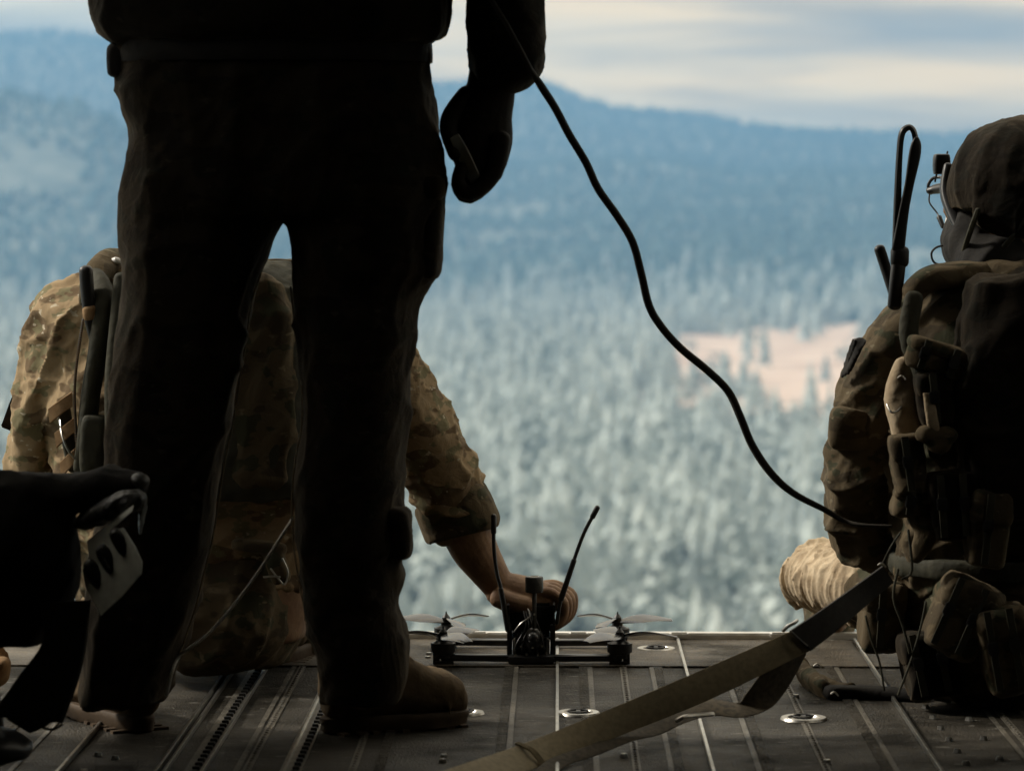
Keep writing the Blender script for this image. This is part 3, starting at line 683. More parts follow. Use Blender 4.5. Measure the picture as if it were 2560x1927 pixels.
# boots
def boot_mesh(heel, toe, ankle_u, v_sole, v_top, Yh, Yt, wpx, k=1.0):
    """heel/toe in print units; a suede boot with toe cap, shaft and rubber sole"""
    bm = bmesh.new()
    z = .0
    h3 = Vector((P(heel, 1500, Yh).x, Yh, 0)); t3 = Vector((P(toe, 1500, Yt).x, Yt, 0)); d = (t3 - h3); L = d.length; d.normalize(); sde = Vector((-d.y, d.x, 0))
    def rg(f, z0, z1, w_, e=.8):
        c = h3 + d * L * f; R = []
        for j in range(24):
            x, y = sell(2 * math.pi * j / 24, e); R.append(c + sde * w_ * x + Vector((0, 0, (z0 + z1) / 2 + (z1 - z0) / 2 * y)))
        return R
    rings(bm, [rg(.0, .03, .10, .026), rg(.03, .022, .14, .034), rg(.14, .018, .17, .041), rg(.3, .018, .17, .044), rg(.45, .018, .142, .045), rg(.6, .018, .112, .049), rg(.72, .018, .096, .052), rg(.84, .018, .090, .052), rg(.93, .018, .078, .044), rg(.985, .02, .058, .03), rg(1.0, .028, .044, .014)])
    for f, z_ in ((.36, .158), (.43, .146), (.5, .131), (.57, .117)): c = h3 + d * L * f; tubew(bm, [(*(c - sde * .03 + Vector((0, 0, z_ - .006))), .0035, .0035), (*(c + Vector((0, 0, z_ + .002))), .0035, .0035), (*(c + sde * .03 + Vector((0, 0, z_ - .006))), .0035, .0035)], n=8, k=2)
    c = h3 + d * L * .8; tubew(bm, [(*(c + sde * .052 + Vector((0, 0, .025))), .003, .003), (*(c + sde * .034 + Vector((0, 0, .08))), .003, .003), (*(c - d * .012 + Vector((0, 0, .094))), .003, .003), (*(c - sde * .034 + Vector((0, 0, .08))), .003, .003), (*(c - sde * .052 + Vector((0, 0, .025))), .003, .003)], n=8, k=3)
    c = h3 + d * L * .24
    tubew(bm, [(c.x, c.y, .06, .045, .052), (c.x, c.y, .13 * k, .044, .05), (c.x - d.x * .01, c.y - d.y * .01, .2 * k, .05, .055), (c.x - d.x * .015, c.y, .26 * k, .052, .055)], n=20)
    up = fuse(bm, .0036, 1, [(.003, 22, (1, 1, 1), 5, 2.2, (.2, 1, .2))])
    bm = bmesh.new(); R = []
    for zz, g in ((.0, .93), (.003, .99), (.014, 1.0), (.017, 1.02), (.024, 1.015), (.027, .97)):
        r_ = []
        for j in range(40):
            a = 2 * math.pi * j / 40; x, y = sell(a, .8); f = .5 + .515 * x * g
            w_ = (.036 + .017 * sst((f - .3) / .4)) * g
            r_.append(h3 + d * L * f + sde * w_ * y + Vector((0, 0, zz)))
        R.append(r_)
    rings(bm, R)
    for k_ in range(9): box(bm, h3 + d * L * (.08 + k_ * .105) + Vector((0, 0, .002)), (.012, .095, .005), Matrix.Rotation(math.atan2(d.y, d.x), 3, 'Z'))
    return up, bm
def add_boot(parent, heel, toe, Yh, Yt, k=1.0):
    up, sb = boot_mesh(heel, toe, 0, 0, 0, Yh, Yt, 0, k)
    b = link('boot', up, M['boot'], parent)
    fin('sole', sb, M['sole'], b)
    return b
add_boot(st, 700, 1000, YS + .02, YS + .13)
add_boot(st, 312, 178, YS + .02, YS + .24)
bm = bmesh.new(); ribbon(bm, [P(972, 300, YS - .045), P(985, 330, YS - .04), P(1003, 372, YS - .03), P(1018, 400, YS - .03)], [P(990, 288, YS - .045), P(1010, 322, YS - .045), P(1028, 360, YS - .04), P(1040, 385, YS - .03)], .0015)
o = fin('folded_strip', bm, M['grey']); tag(o, 'small grey folded strip pinched in the hanging hand of the standing person', 'strip')

# ---- person crouching at the ramp edge, reaching right to the drone -----------------
YL = 5.85
lp = thing('person', (P(430, 1440, 6.0).x, 6.0, 0), 'person crouching in sand camouflage and plate carrier, rolled sleeve, hand on the drone', 'person')
bm = bmesh.new()
slab(bm, [(620, 300, 640, YL + .05, .08), (700, 200, 760, YL, .11), (850, 220, 740, YL, .12), (1050, 250, 720, YL - .02, .13), (1250, 300, 680, YL - .02, .14), (1380, 340, 660, YL - .02, .12)])
tube(bm, [(430, 640, YL + .08, 75, .06), (430, 590, YL + .17, 70, .058), (430, 590, YL + .25, 72, .06)])
h2 = P(430, 600, YL + .34); ell(bm, h2, (.078, .1, .105)); ell(bm, h2 + Vector((0, .06, -.06)), (.056, .055, .055)); ell(bm, h2 + Vector((0, .108, -.04)), (.013, .018, .02)); ell(bm, h2 + Vector((0, .1, -.075)), (.022, .012, .008))
for sx in (-1, 1): ell(bm, h2 + Vector((.079 * sx, .0, -.01)), (.01, .018, .03))
tube(bm, [(200, 720, YL, 70, .055), (120, 880, YL + .02, 60, .05), (80, 1050, YL + .1, 52, .045), (150, 1150, YL + .25, 46, .04), (230, 1180, YL + .33, 40, .03), (290, 1190, YL + .38, 44, .025)])
tube(bm, [(730, 740, YL + .05, 70, .055), (850, 890, YL + .12, 62, .052), (960, 1020, 6.02, 56, .05)])
for sx, uu in ((-1, 300), (1, 600)):
    tube(bm, [(uu - sx * 30, 1310, YL, 50, .07), (uu + sx * 25, 1240, YL + .18, 52, .07), (uu + sx * 40, 1200, YL + .33, 46, .05), (uu + sx * 35, 1320, YL + .34, 38, .045), (uu + sx * 25, 1420, YL + .28, 30, .035)])
core = fuse(bm, .009, 4)
def arm_reach():
    bm = bmesh.new()
    tube(bm, [(960, 1020, 6.02, 60, .052), (1000, 1120, 6.04, 58, .05), (1022, 1180, 6.055, 52, .045), (1050, 1225, 6.065, 43, .037), (1076, 1262, 6.07, 36, .031), (1098, 1283, 6.07, 34, .029)], n=24)
    # palm across the top of the drone
    tube(bm, [(1078, 1270, 6.07, 38, .031), (1105, 1280, 6.07, 43, .037), (1140, 1288, 6.07, 43, .042), (1172, 1296, 6.07, 40, .043), (1186, 1302, 6.07, 30, .040)], n=24)
    tube(bm, [(1075, 1290, 6.035, 22, .017), (1100, 1300, 6.03, 22, .018), (1140, 1308, 6.03, 20, .016)], n=14)
    for i, dy in enumerate((-.034, -.0115, .0115, .033)):
        Y0 = 6.07 + dy; r_ = (.0088, .0099, .0103, .0098)[i]
        ch = [(1150, 1280 - 4 * i, Y0, r_ * .9), (1184 + 3 * i, 1279 - 5 * i, Y0, r_ * 1.18), (1203 + 5 * i, 1287 - 5 * i, Y0, r_ * 1.0), (1217 + 6 * i, 1302 - 5 * i, Y0, r_ * 1.16), (1218 + 6 * i, 1328 - 4 * i, Y0, r_ * .98), (1208 + 5 * i, 1344 - 3 * i, Y0, r_ * 1.04), (1192 + 3 * i, 1356 - 2 * i, Y0, r_ * .9)]
        fingers(bm, [[(*P(a, b_, c), d) for a, b_, c, d in ch]])
    ch = [(1092, 1290, 6.10, .016), (1112, 1318, 6.125, .0135), (1120, 1345, 6.13, .0115), (1130, 1366, 6.125, .0095)]
    fingers(bm, [[(*P(a, b_, c), d) for a, b_, c, d in ch]])
    return fuse(bm, .0022, 1)
link('body', join(core, arm_reach()), M['skin'], lp)
# shirt
bm = bmesh.new()
slab(bm, [(590, 230, 640, YL + .03, .09), (612, 150, 740, YL + .02, .12), (650, 95, 800, YL, .15), (720, 80, 850, YL, .17), (800, 75, 860, YL, .18), (900, 100, 820, YL, .185), (1050, 130, 780, YL, .18), (1150, 160, 740, YL, .17), (1260, 250, 690, YL, .16)], e=.8)
tube(bm, [(150, 670, YL, 62, .07), (112, 760, YL - .01, 64, .075), (90, 860, YL, 58, .075), (76, 950, YL + .02, 56, .07), (76, 1040, YL + .06, 56, .07), (120, 1130, YL + .2, 56, .06)], e=.92)
tube(bm, [(760, 720, YL + .05, 90, .085), (840, 830, YL + .1, 88, .08), (905, 930, YL + .14, 84, .075), (950, 1010, 6.02, 82, .072), (975, 1070, 6.04, 80, .07), (983, 1110, 6.045, 76, .066)], e=.92)
sh = fuse(bm, .006, 2, [(.016, 10, (1, 1, 1), 21, 2.6, (1, .1, .62)), (.009, 17, (1, 1, 1), 22, 3.0, (1, .2, .35)), (.003, 34, (1, 1, 1), 23, 3.0, (1, .2, .7))])
link('shirt', sh, M['camo_l'], lp)
sub('rolled_cuff', lp, M['camo_r'], lambda b: tube(b, [(970, 1070, 6.045, 80, .070), (975, 1082, 6.045, 84, .074), (990, 1118, 6.05, 86, .075), (1001, 1143, 6.05, 85, .074), (1003, 1149, 6.05, 78, .068)], e=.8, k=2, cap=False), .004, [(.004, 14, (1, 1, 1), 25, 2.2, (1, 0, .5))])
# trousers of the croucher (seat, thighs, shins)
bm = bmesh.new()
slab(bm, [(1120, 270, 650, YL + .02, .14), (1200, 250, 655, YL, .18), (1290, 250, 655, YL - .02, .2), (1370, 280, 650, YL - .02, .19), (1420, 330, 625, YL, .16), (1436, 370, 600, YL, .12)], e=.9)
tube(bm, [(570, 1330, YL - .02, 92, .11), (640, 1235, YL + .14, 84, .10), (665, 1180, YL + .33, 72, .08), (655, 1290, YL + .34, 66, .07), (640, 1400, YL + .28, 56, .06)], e=.9)
tube(bm, [(330, 1330, YL - .02, 92, .11), (270, 1235, YL + .14, 84, .10), (240, 1180, YL + .33, 72, .08), (245, 1290, YL + .34, 66, .07), (250, 1400, YL + .28, 56, .06)], e=.9)
link('trousers', fuse(bm, .007, 3, [(.014, 9, (1, 1, 1), 31, 2.5), (.007, 18, (1, 1, 1), 32, 2.8, (1, 0, .5))]), M['camo_r'], lp)
add_boot(lp, 600, 670, YL + .14, YL + .40, .5)
add_boot(lp, 250, 210, YL + .12, YL + .40)
# plate carrier, straps, pouches
bm = bmesh.new()
slab(bm, [(562, 290, 640, YL + .0, .10), (600, 262, 690, YL - .01, .15), (700, 240, 720, YL - .02, .19), (850, 235, 730, YL - .025, .205), (1000, 230, 720, YL - .03, .21), (1060, 240, 700, YL - .03, .2)], e=.62)
link('plate_carrier', fuse(bm, .006, 2, [(.006, 12, (1, 1, .6), 41), (.003, 30, (1, 1, 1), 42)]), M['olive'], lp)
sub('shoulder_strap', lp, M['camo_r'], lambda b: tube(b, [(195, 655, YL - .12, 26, .012), (205, 600, YL - .1, 30, .015), (235, 566, YL - .02, 30, .018), (262, 560, YL + .06, 26, .016)], e=.7), .004)
sub('shoulder_strap', lp, M['olive'], lambda b: tube(b, [(205, 600, YL - .13, 22, .016), (222, 640, YL - .18, 24, .02), (215, 740, YL - .2, 22, .016), (196, 850, YL - .2, 20, .014), (186, 960, YL - .2, 20, .014), (178, 1012, YL - .19, 20, .014)], e=.7), .004, [(.003, 20, (1, 1, .5), 12)])
sub('side_strap', lp, M['olive'], lambda b: tube(b, [(262, 600, YL - .2, 16, .012), (252, 700, YL - .215, 17, .014), (243, 850, YL - .22, 17, .014), (246, 960, YL - .22, 18, .016), (242, 1050, YL - .215, 18, .014)], e=.7), .004, [(.003, 20, (1, 1, .5), 13)])
sub('back_pouch', lp, M['camo_r'], lambda b: pouch(b, 475, 820, YL - .19, 320, 460, .10, 0, .6), .006, [(.016, 9, (1, 1, 1), 15, 2.6, (1, 0, .5)), (.006, 20, (1, 1, 1), 16, 2.8)])
sub('side_pouch', lp, M['olive'], lambda b: pouch(b, 206, 960, YL - .2, 66, 130, .05, 4, .5), .005, [(.003, 20, (1, 1, .7), 16)])
for vv, uu, wd in ((872, 132, 46), (925, 143, 40), (988, 151, 34)):
    bm = bmesh.new(); Yw = YL - .185
    ribbon(bm, [P(uu - wd / 2 - 4, vv + 10, Yw), P(uu, vv - 10, Yw - .01), P(uu + wd / 2, vv - 26, Yw - .01)], [P(uu - wd / 2, vv + 42, Yw), P(uu + 4, vv + 20, Yw - .01), P(uu + wd / 2 + 2, vv + 6, Yw - .01)], .0025)
    fin('elastic_loop', bm, M['tanweb'], lp)
sub('magazine', lp, M['olive'], lambda b: tube(b, [(136, 880, YL - .165, 15, .014), (148, 950, YL - .165, 15, .014), (160, 1010, YL - .165, 14, .012)], e=.6))
sub('wire_loop', lp, M['metal'], lambda b: wireuv(b, [(130, 905, YL - .175), (134, 940, YL - .2), (146, 970, YL - .205), (162, 992, YL - .2), (178, 1006, YL - .19)], 2.4))
bm = bmesh.new(); wireuv(bm, [(180, 690, YL - .19), (172, 740, YL - .2), (164, 800, YL - .205), (161, 860, YL - .205), (164, 920, YL - .205), (168, 990, YL - .2)], 3.0); fin('zip_tape', bm, M['black'], lp)
bm = bmesh.new()
zp = smoothpath([(182, 694), (172, 750), (165, 800), (162, 860), (164, 925), (169, 990)], 13)
for i, (a, b_) in enumerate(zp): box(bm, P(a - 2, b_, YL - .207), (.0034, .0018, .0015))
fin('zip_teeth', bm, M['tanweb'], lp, False)
sub('radio_antenna', lp, M['black'], lambda b: (tube(b, [(186, 584, YL - .2, 15, .011), (188, 620, YL - .2, 15, .011), (194, 680, YL - .2, 14, .01), (203, 735, YL - .2, 10, .008)], e=.8), wireuv(b, [(203, 735, YL - .2), (206, 760, YL - .2)], 3)), smooth=True)
sub('antenna_collar', lp, M['tanweb'], lambda b: tube(b, [(194, 668, YL - .2, 16.5, .0125), (196, 684, YL - .2, 16.5, .0125)], e=.8, k=1))
sub('carry_handle', lp, M['blackcloth'], lambda b: tube(b, [(205, 585, YL - .02, 9, .015), (225, 562, YL, 8, .016), (243, 550, YL, 7, .014), (262, 566, YL, 7, .014)], e=.7), .004)
sub('white_toggle', lp, M['cream'], lambda b: tube(b, [(240, 568, YL - .04, 7, .006), (250, 563, YL - .05, 8, .007), (259, 566, YL - .04, 6, .006)]))
sub('sleeve_flap', lp, M['camo_dark'], lambda b: plate(b, [P(40, 822, YL + .06), P(20, 870, YL + .05), P(1, 922, YL + .04), P(26, 932, YL + .04), P(44, 905, YL + .05), P(60, 850, YL + .06)], .012), bevel=.002)
for pts in ([(574, 565), (600, 563), (630, 566)], [(566, 572), (598, 570), (632, 573)], [(560, 602), (590, 590), (625, 568)]):
    sub('back_strap', lp, M['camo_r'], lambda b: wireuv(b, [(a, b_, YL - .06) for a, b_ in pts], 4.5))
# helmet
bm = bmesh.new(); ell(bm, h2 + Vector((0, -.01, .035)), (.108, .13, .115)); link('helmet', fuse(bm, .006, 2, [(.003, 16, (1, 1, 1), 3)]), M['camo_r'], lp)
bm = bmesh.new()                 # belt line items showing between the legs
pouch(bm, 600, 1225, YL - .18, 44, 70, .05, -20, .5); pouch(bm, 560, 1180, YL - .18, 120, 26, .04, 6, .5)
link('belt_pouch', fuse(bm, .005, 1), M['camo_r'], lp)
sub('belt_clips', lp, M['metal'], lambda b: (wireuv(b, [(585, 1228, YL - .21), (600, 1248, YL - .21), (615, 1262, YL - .21), (622, 1236, YL - .21), (610, 1206, YL - .21)], 2), wireuv(b, [(570, 1246, YL - .21), (588, 1244, YL - .21), (604, 1246, YL - .21)], 2.2)))

# ---- person sitting at the right, helmet and headset, facing out ---------------------
YR = 5.62
rp = thing('person', (P(2120, 1500, YR).x, YR, 0), 'person kneeling at the right in helmet and headset, laden belt, looking out', 'person')
hR = P(2198, 428, YR + .02); fr = Matrix.Rotation(math.radians(70), 3, 'Z')   # facing left and out
def hl(x, y, z): return hR + fr @ Vector((x, y, z))
bm = bmesh.new()
ell(bm, hR, (.078, .1, .112), fr); ell(bm, hl(0, .042, -.068), (.056, .058, .058), fr); ell(bm, hl(0, .108, -.018), (.012, .02, .026), fr); ell(bm, hl(0, .098, -.055), (.024, .014, .007), fr); ell(bm, hl(0, .096, -.07), (.022, .012, .006), fr)
ell(bm, hl(0, .09, -.1), (.022, .016, .018), fr); ell(bm, hl(0, .088, .014), (.055, .014, .01), fr)
for sx in (-1, 1): ell(bm, hl(.079 * sx, -.005, -.012), (.01, .018, .03), fr); ell(bm, hl(.031 * sx, .086, -.002), (.012, .011, .009), fr)
tube(bm, [(2200, 490, YR + .02, 85, .06), (2200, 580, YR, 82, .06), (2190, 640, YR - .02, 110, .08)])
slab(bm, [(620, 2030, 2290, YR, .09), (700, 1975, 2330, YR, .11), (900, 1960, 2340, YR, .12), (1150, 1980, 2330, YR, .12), (1300, 1960, 2350, YR, .13), (1400, 1960, 2360, YR, .13)])
tube(bm, [(1965, 720, YR, 64, .05), (1885, 860, YR + .01, 58, .048), (1850, 1010, YR + .03, 52, .045), (1858, 1150, YR + .06, 50, .045), (1930, 1190, YR + .14, 42, .036), (2010, 1180, YR + .24, 36, .028)])
tube(bm, [(2330, 720, YR, 64, .05), (2410, 900, YR + .03, 56, .048), (2420, 1110, YR + .1, 50, .045), (2330, 1170, YR + .24, 42, .036), (2230, 1180, YR + .32, 36, .028)])
tube(bm, [(2060, 1340, YR + .1, 85, .08), (1900, 1285, YR + .35, 56, .06), (1830, 1268, YR + .54, 40, .045), (1812, 1300, YR + .70, 30, .04), (1790, 1420, YR + .82, 38, .04), (1800, 1560, YR + .84, 32, .04)])
tube(bm, [(2260, 1350, YR, 95, .08), (2300, 1420, YR + .2, 80, .075), (2310, 1480, YR + .36, 62, .055), (2260, 1500, YR + .16, 50, .045), (2200, 1500, YR - .04, 42, .04)])
core = fuse(bm, .0065, 3)
def hand_gen(c, d, n, s=1):
    """relaxed curled hand: c wrist, d direction of the palm, n back-of-hand normal"""
    bm = bmesh.new(); d = d.normalized(); n = (n - d * n.dot(d)).normalized(); sd_ = d.cross(n) * s
    rr = []
    for f, w_, t_ in ((-.02, .026, .02), (.0, .027, .018), (.03, .037, .016), (.06, .042, .015), (.085, .041, .013)):
        rr.append([c + d * f + sd_ * w_ * x + n * t_ * y for x, y in (sell(2 * math.pi * j / 20, .85) for j in range(20))])
    rings(bm, rr)
    for i, o_ in enumerate((-.030, -.010, .011, .030)):
        L = (.9, 1.02, .95, .76)[i]; r_ = (.0095, .0098, .0095, .0082)[i]; p = c + d * .078 + sd_ * o_; ch = [(*p, r_)]; ang = 0
        for sg, k_ in ((.042, 35), (.026, 45), (.02, 30)):
            ang += math.radians(k_); p = p + (d * math.cos(ang) - n * math.sin(ang)) * sg * L; ch.append((*p, r_ * .92))
        fingers(bm, [ch])
    p = c + d * .018 - sd_ * .026; ch = [(*p, .014)]
    for dx, dn, r_ in ((-.026, -.012, .0125), (-.012, -.02, .0105), (.0, -.02, .009)):
        p = p + d * .026 + sd_ * dx * .8 + n * dn; ch.append((*p, r_))
    fingers(bm, [ch]); return fuse(bm, .003, 2)
hR1 = hand_gen(P(2010, 1180, YR + .24), Vector((.6, .6, -.3)), Vector((.2, -.3, 1)))
hR2 = hand_gen(P(2230, 1180, YR + .32), Vector((-.8, .4, -.3)), Vector((-.2, -.3, 1)), -1)
link('body', join(core, hR1, hR2), M['skin'], rp)
# helmet: shell with brim line, rails, light, cover folds
bm = bmesh.new(); R = []
for k_ in range(13):
    th = math.pi / 2 * k_ / 12
    R.append([hR + fr @ Vector((.116 * math.cos(th) ** .8 * x, -.012 + .130 * math.cos(th) ** .8 * y, .012 + .122 * math.sin(th) + (-.012 * (y < 0) * (1 - k_ / 12)))) for x, y in (sell(2 * math.pi * j / 36, .95) for j in range(36))])
R = [[p + (hR - p) * .06 - Vector((0, 0, .03)) for p in R[0]]] + R[:-1] + [[hl(0, -.008, .14) + (p - hl(0, -.008, .14)) * .04 for p in R[-2]]]
rings(bm, R)
ell(bm, hl(.104, -.01, -.02), (.014, .06, .046), fr); ell(bm, hl(-.104, -.01, -.02), (.014, .06, .046), fr); ell(bm, hl(0, -.085, -.03), (.085, .045, .055), fr)
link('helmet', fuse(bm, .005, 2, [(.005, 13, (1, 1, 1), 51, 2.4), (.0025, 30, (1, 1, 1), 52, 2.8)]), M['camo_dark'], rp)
bm = bmesh.new(); wire(bm, [hl(-.118, .04, -.02), hl(-.1, .062, -.07), hl(-.05, .085, -.115), hl(0, .09, -.13)], .005, 8); wire(bm, [hl(-.116, -.05, -.02), hl(-.1, .0, -.08), hl(-.05, .06, -.118), hl(0, .085, -.132)], .005, 8); fin('chin_strap', bm, M['olive'], rp)
sub('helmet_light', rp, M['black'], lambda b: (pouch(b, 2034, 355, YR + .1, 36, 44, .03, 0, .4), pouch(b, 2050, 372, YR + .09, 26, 30, .03, 10, .5), wireuv(b, [(2044, 340, YR + .1), (2047, 328, YR + .1)], 2)), smooth=True)
sub('helmet_rail', rp, M['black'], lambda b: tube(b, [(2048, 360, YR + .06, 10, .01), (2042, 410, YR + .05, 12, .012), (2052, 450, YR + .03, 12, .012), (2075, 500, YR, 12, .01)], e=.6))
sub('boom_microphone', rp, M['black'], lambda b: (tube(b, [(2046, 405, YR + .1, 9, .009), (2026, 408, YR + .13, 11, .012), (2008, 412, YR + .14, 8, .01)]), wireuv(b, [(2045, 398, YR + .1), (2033, 384, YR + .13), (2015, 386, YR + .14), (2005, 402, YR + .14), (2012, 418, YR + .14)], 3.5), wireuv(b, [(2024, 372, YR + .11), (2020, 392, YR + .13)], 2.2), wireuv(b, [(2008, 420, YR + .14), (2008, 438, YR + .13), (2024, 460, YR + .12), (2030, 472, YR + .11)], 1.8), tube(b, [(2029, 470, YR + .11, 6, .005), (2037, 490, YR + .1, 5, .004)])))
sub('jaw_shade', rp, M['blackcloth'], lambda b: tube(b, [(2110, 470, YR + .04, 50, .06), (2092, 520, YR + .04, 58, .07), (2110, 556, YR + .03, 62, .08), (2160, 600, YR, 105, .1)], e=.95), .006, [(.005, 18, (1, 1, 1), 7)])  # black wrap added over the jaw in place of its shade
sub('face_light_sliver', rp, M['cream'], lambda b: tube(b, [(2052, 448, YR + .07, 4, .02), (2047, 480, YR + .07, 5, .022), (2040, 508, YR + .06, 4, .02)]))  # opaque cream strip, light sliver along the face put into its colour
sub('ear_wire', rp, M['black'], lambda b: wireuv(b, [(2040, 530, YR + .03), (2022, 535, YR + .03), (2012, 548, YR + .03), (2018, 567, YR + .03), (2038, 571, YR + .03), (2062, 556, YR + .03)], 2.4))
# jacket
bm = bmesh.new()
slab(bm, [(560, 2085, 2260, YR, .09), (600, 2035, 2300, YR, .12), (640, 1975, 2350, YR, .14), (700, 1935, 2390, YR, .16), (800, 1915, 2400, YR, .17), (950, 1905, 2400, YR, .175), (1100, 1918, 2390, YR, .175), (1220, 1930, 2390, YR, .17), (1300, 1940, 2390, YR, .16)], e=.82)
tube(bm, [(1985, 690, YR, 70, .08), (1930, 745, YR, 76, .082), (1884, 860, YR, 82, .082), (1862, 960, YR + .01, 74, .08), (1852, 1060, YR + .03, 67, .075), (1860, 1140, YR + .06, 64, .07), (1905, 1178, YR + .1, 48, .06), (1975, 1180, YR + .2, 44, .05)], e=.92)
tube(bm, [(2320, 700, YR, 75, .08), (2400, 880, YR + .02, 78, .08), (2420, 1080, YR + .08, 66, .07), (2340, 1165, YR + .22, 50, .055)], e=.92)
link('jacket', fuse(bm, .006, 2, [(.014, 9, (1, 1, 1), 61, 2.4, (.25, 0, 1)), (.010, 15, (1, 1, 1), 62, 2.8, (1, 0, .6)), (.003, 34, (1, 1, 1), 63, 3.0, (1, .2, .7))]), M['camo_r'], rp)
# trousers
bm = bmesh.new()
slab(bm, [(1200, 1950, 2380, YR, .16), (1300, 1930, 2400, YR, .18), (1400, 1950, 2420, YR, .19), (1470, 1990, 2420, YR, .18), (1515, 2040, 2390, YR, .15)], e=.85)
tube(bm, [(2040, 1345, YR + .08, 100, .11), (1940, 1295, YR + .28, 90, .10), (1880, 1270, YR + .42, 70, .085), (1840, 1262, YR + .52, 56, .075)], e=.95)
tube(bm, [(1820, 1262, YR + .60, 50, .06), (1796, 1285, YR + .72, 46, .06), (1790, 1350, YR + .80, 50, .06), (1790, 1440, YR + .82, 52, .065), (1795, 1540, YR + .83, 46, .06)], e=.92)
tube(bm, [(2250, 1370, YR + .02, 100, .1), (2300, 1440, YR + .2, 84, .09), (2290, 1490, YR + .3, 60, .07), (2240, 1500, YR + .1, 56, .06), (2190, 1500, YR - .05, 48, .05)], e=.92)
link('trousers', fuse(bm, .006, 2, [(.014, 9, (1, 1, 1), 71, 2.5), (.008, 16, (1, 1, 1), 72, 2.8, (1, 0, .5))]), M['camo_r'], rp)
def knee(b):
    q = smoothpath([(1925, 1285, YR + .30, 92, .112), (1870, 1262, YR + .42, 88, .108), (1822, 1250, YR + .55, 82, .10), (1785, 1243, YR + .65, 72, .09), (1760, 1240, YR + .71, 50, .065)], 14)
    rr_ = random.Random(4); tube(b, [(a + 0 * i, v_, Y_, r_ + (1.5 if i % 4 == 0 else -.8) * rr_.uniform(.3, 1.3) * (i < 48), d_ + (.004 if i % 3 == 0 else -.003) * rr_.uniform(.3, 1.3)) for i, (a, v_, Y_, r_, d_) in enumerate(q)], e=.95, k=1, n=40)
kn = sub('knee_cloth', rp, M['khaki'], knee, .003, [(.008, 22, (1, 1, 1), 81, 2.8, (-.25, 0, 1), .85), (.003, 55, (1, 1, 1), 82, 2.8, (-.3, 0, 1), .85)])
sub('knee_button', rp, M['black'], lambda b: tube(b, [(1736, 1214, YR + .63, 7, .006), (1733, 1224, YR + .63, 7, .006)]))
# end of a webbing pad and dark strap lying on the deck
o = sub('deck_pad', rp, M['camo_r'], lambda b: (tube(b, [(1733, 1440, YR + .16, 14, .02), (1748, 1466, YR + .12, 20, .03), (1775, 1492, YR + .03, 18, .035), (1792, 1500, YR - .02, 14, .03)], e=.5), tube(b, [(1770, 1462, YR + .08, 9, .02), (1800, 1478, YR + .04, 8, .02), (1835, 1482, YR + .02, 7, .02)], e=.7)), .004, [(.003, 20, (1, 1, 1), 5, 2.6)])
sub('deck_strap', rp, M['blackcloth'], lambda b: tube(b, [(1790, 1494, YR - .03, 15, .02), (1850, 1496, YR - .02, 16, .02), (1920, 1498, YR - .03, 15, .02), (1985, 1505, YR - .05, 14, .02)], e=.6), .004)
# carried kit
def kit(name, m, fn, vx=.005, wr=None): return sub(name, rp, m, fn, vx, wr or [(.004, 18, (1, 1, .8), len(bpy.data.objects) % 50)])
kit('shoulder_pad', M['camo_r'], lambda b: tube(b, [(1972, 632, YR - .10, 24, .03), (2000, 606, YR - .1, 26, .04), (2050, 596, YR - .08, 28, .05), (2110, 590, YR - .06, 26, .05)], e=.7))
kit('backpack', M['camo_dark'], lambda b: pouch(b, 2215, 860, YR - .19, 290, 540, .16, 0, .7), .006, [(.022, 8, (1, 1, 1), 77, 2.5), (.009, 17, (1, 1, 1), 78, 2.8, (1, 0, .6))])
kit('pack_strap', M['olive'], lambda b: tube(b, [(1975, 640, YR - .16, 20, .012), (1962, 720, YR - .175, 22, .014), (1990, 800, YR - .19, 20, .014), (2010, 900, YR - .2, 18, .014), (2020, 980, YR - .21, 16, .012)], e=.6))
kit('arm_patch', M['blackcloth'], lambda b: plate(b, [P(1840, 732, YR - .06), P(1822, 790, YR - .05), P(1815, 820, YR - .05), P(1835, 808, YR - .075), P(1852, 770, YR - .085), P(1876, 738, YR - .09), P(1868, 728, YR - .08)], .012), .004)
kit('pen', M['black'], lambda b: wireuv(b, [(1848, 733, YR - .07), (1834, 775, YR - .06), (1818, 815, YR - .05)], 4), .003)
kit('sleeve_pocket', M['camo_r'], lambda b: pouch(b, 1838, 925, YR - .055, 84, 84, .05, 3, .5), .005)
kit('back_panel', M['khaki'], lambda b: tube(b, [(1955, 790, YR - .165, 24, .02), (1945, 860, YR - .17, 36, .03), (1962, 935, YR - .175, 34, .03), (1965, 1040, YR - .18, 26, .022)], e=.6), .005, [(.003, 20, (1, 1, 1), 3)])
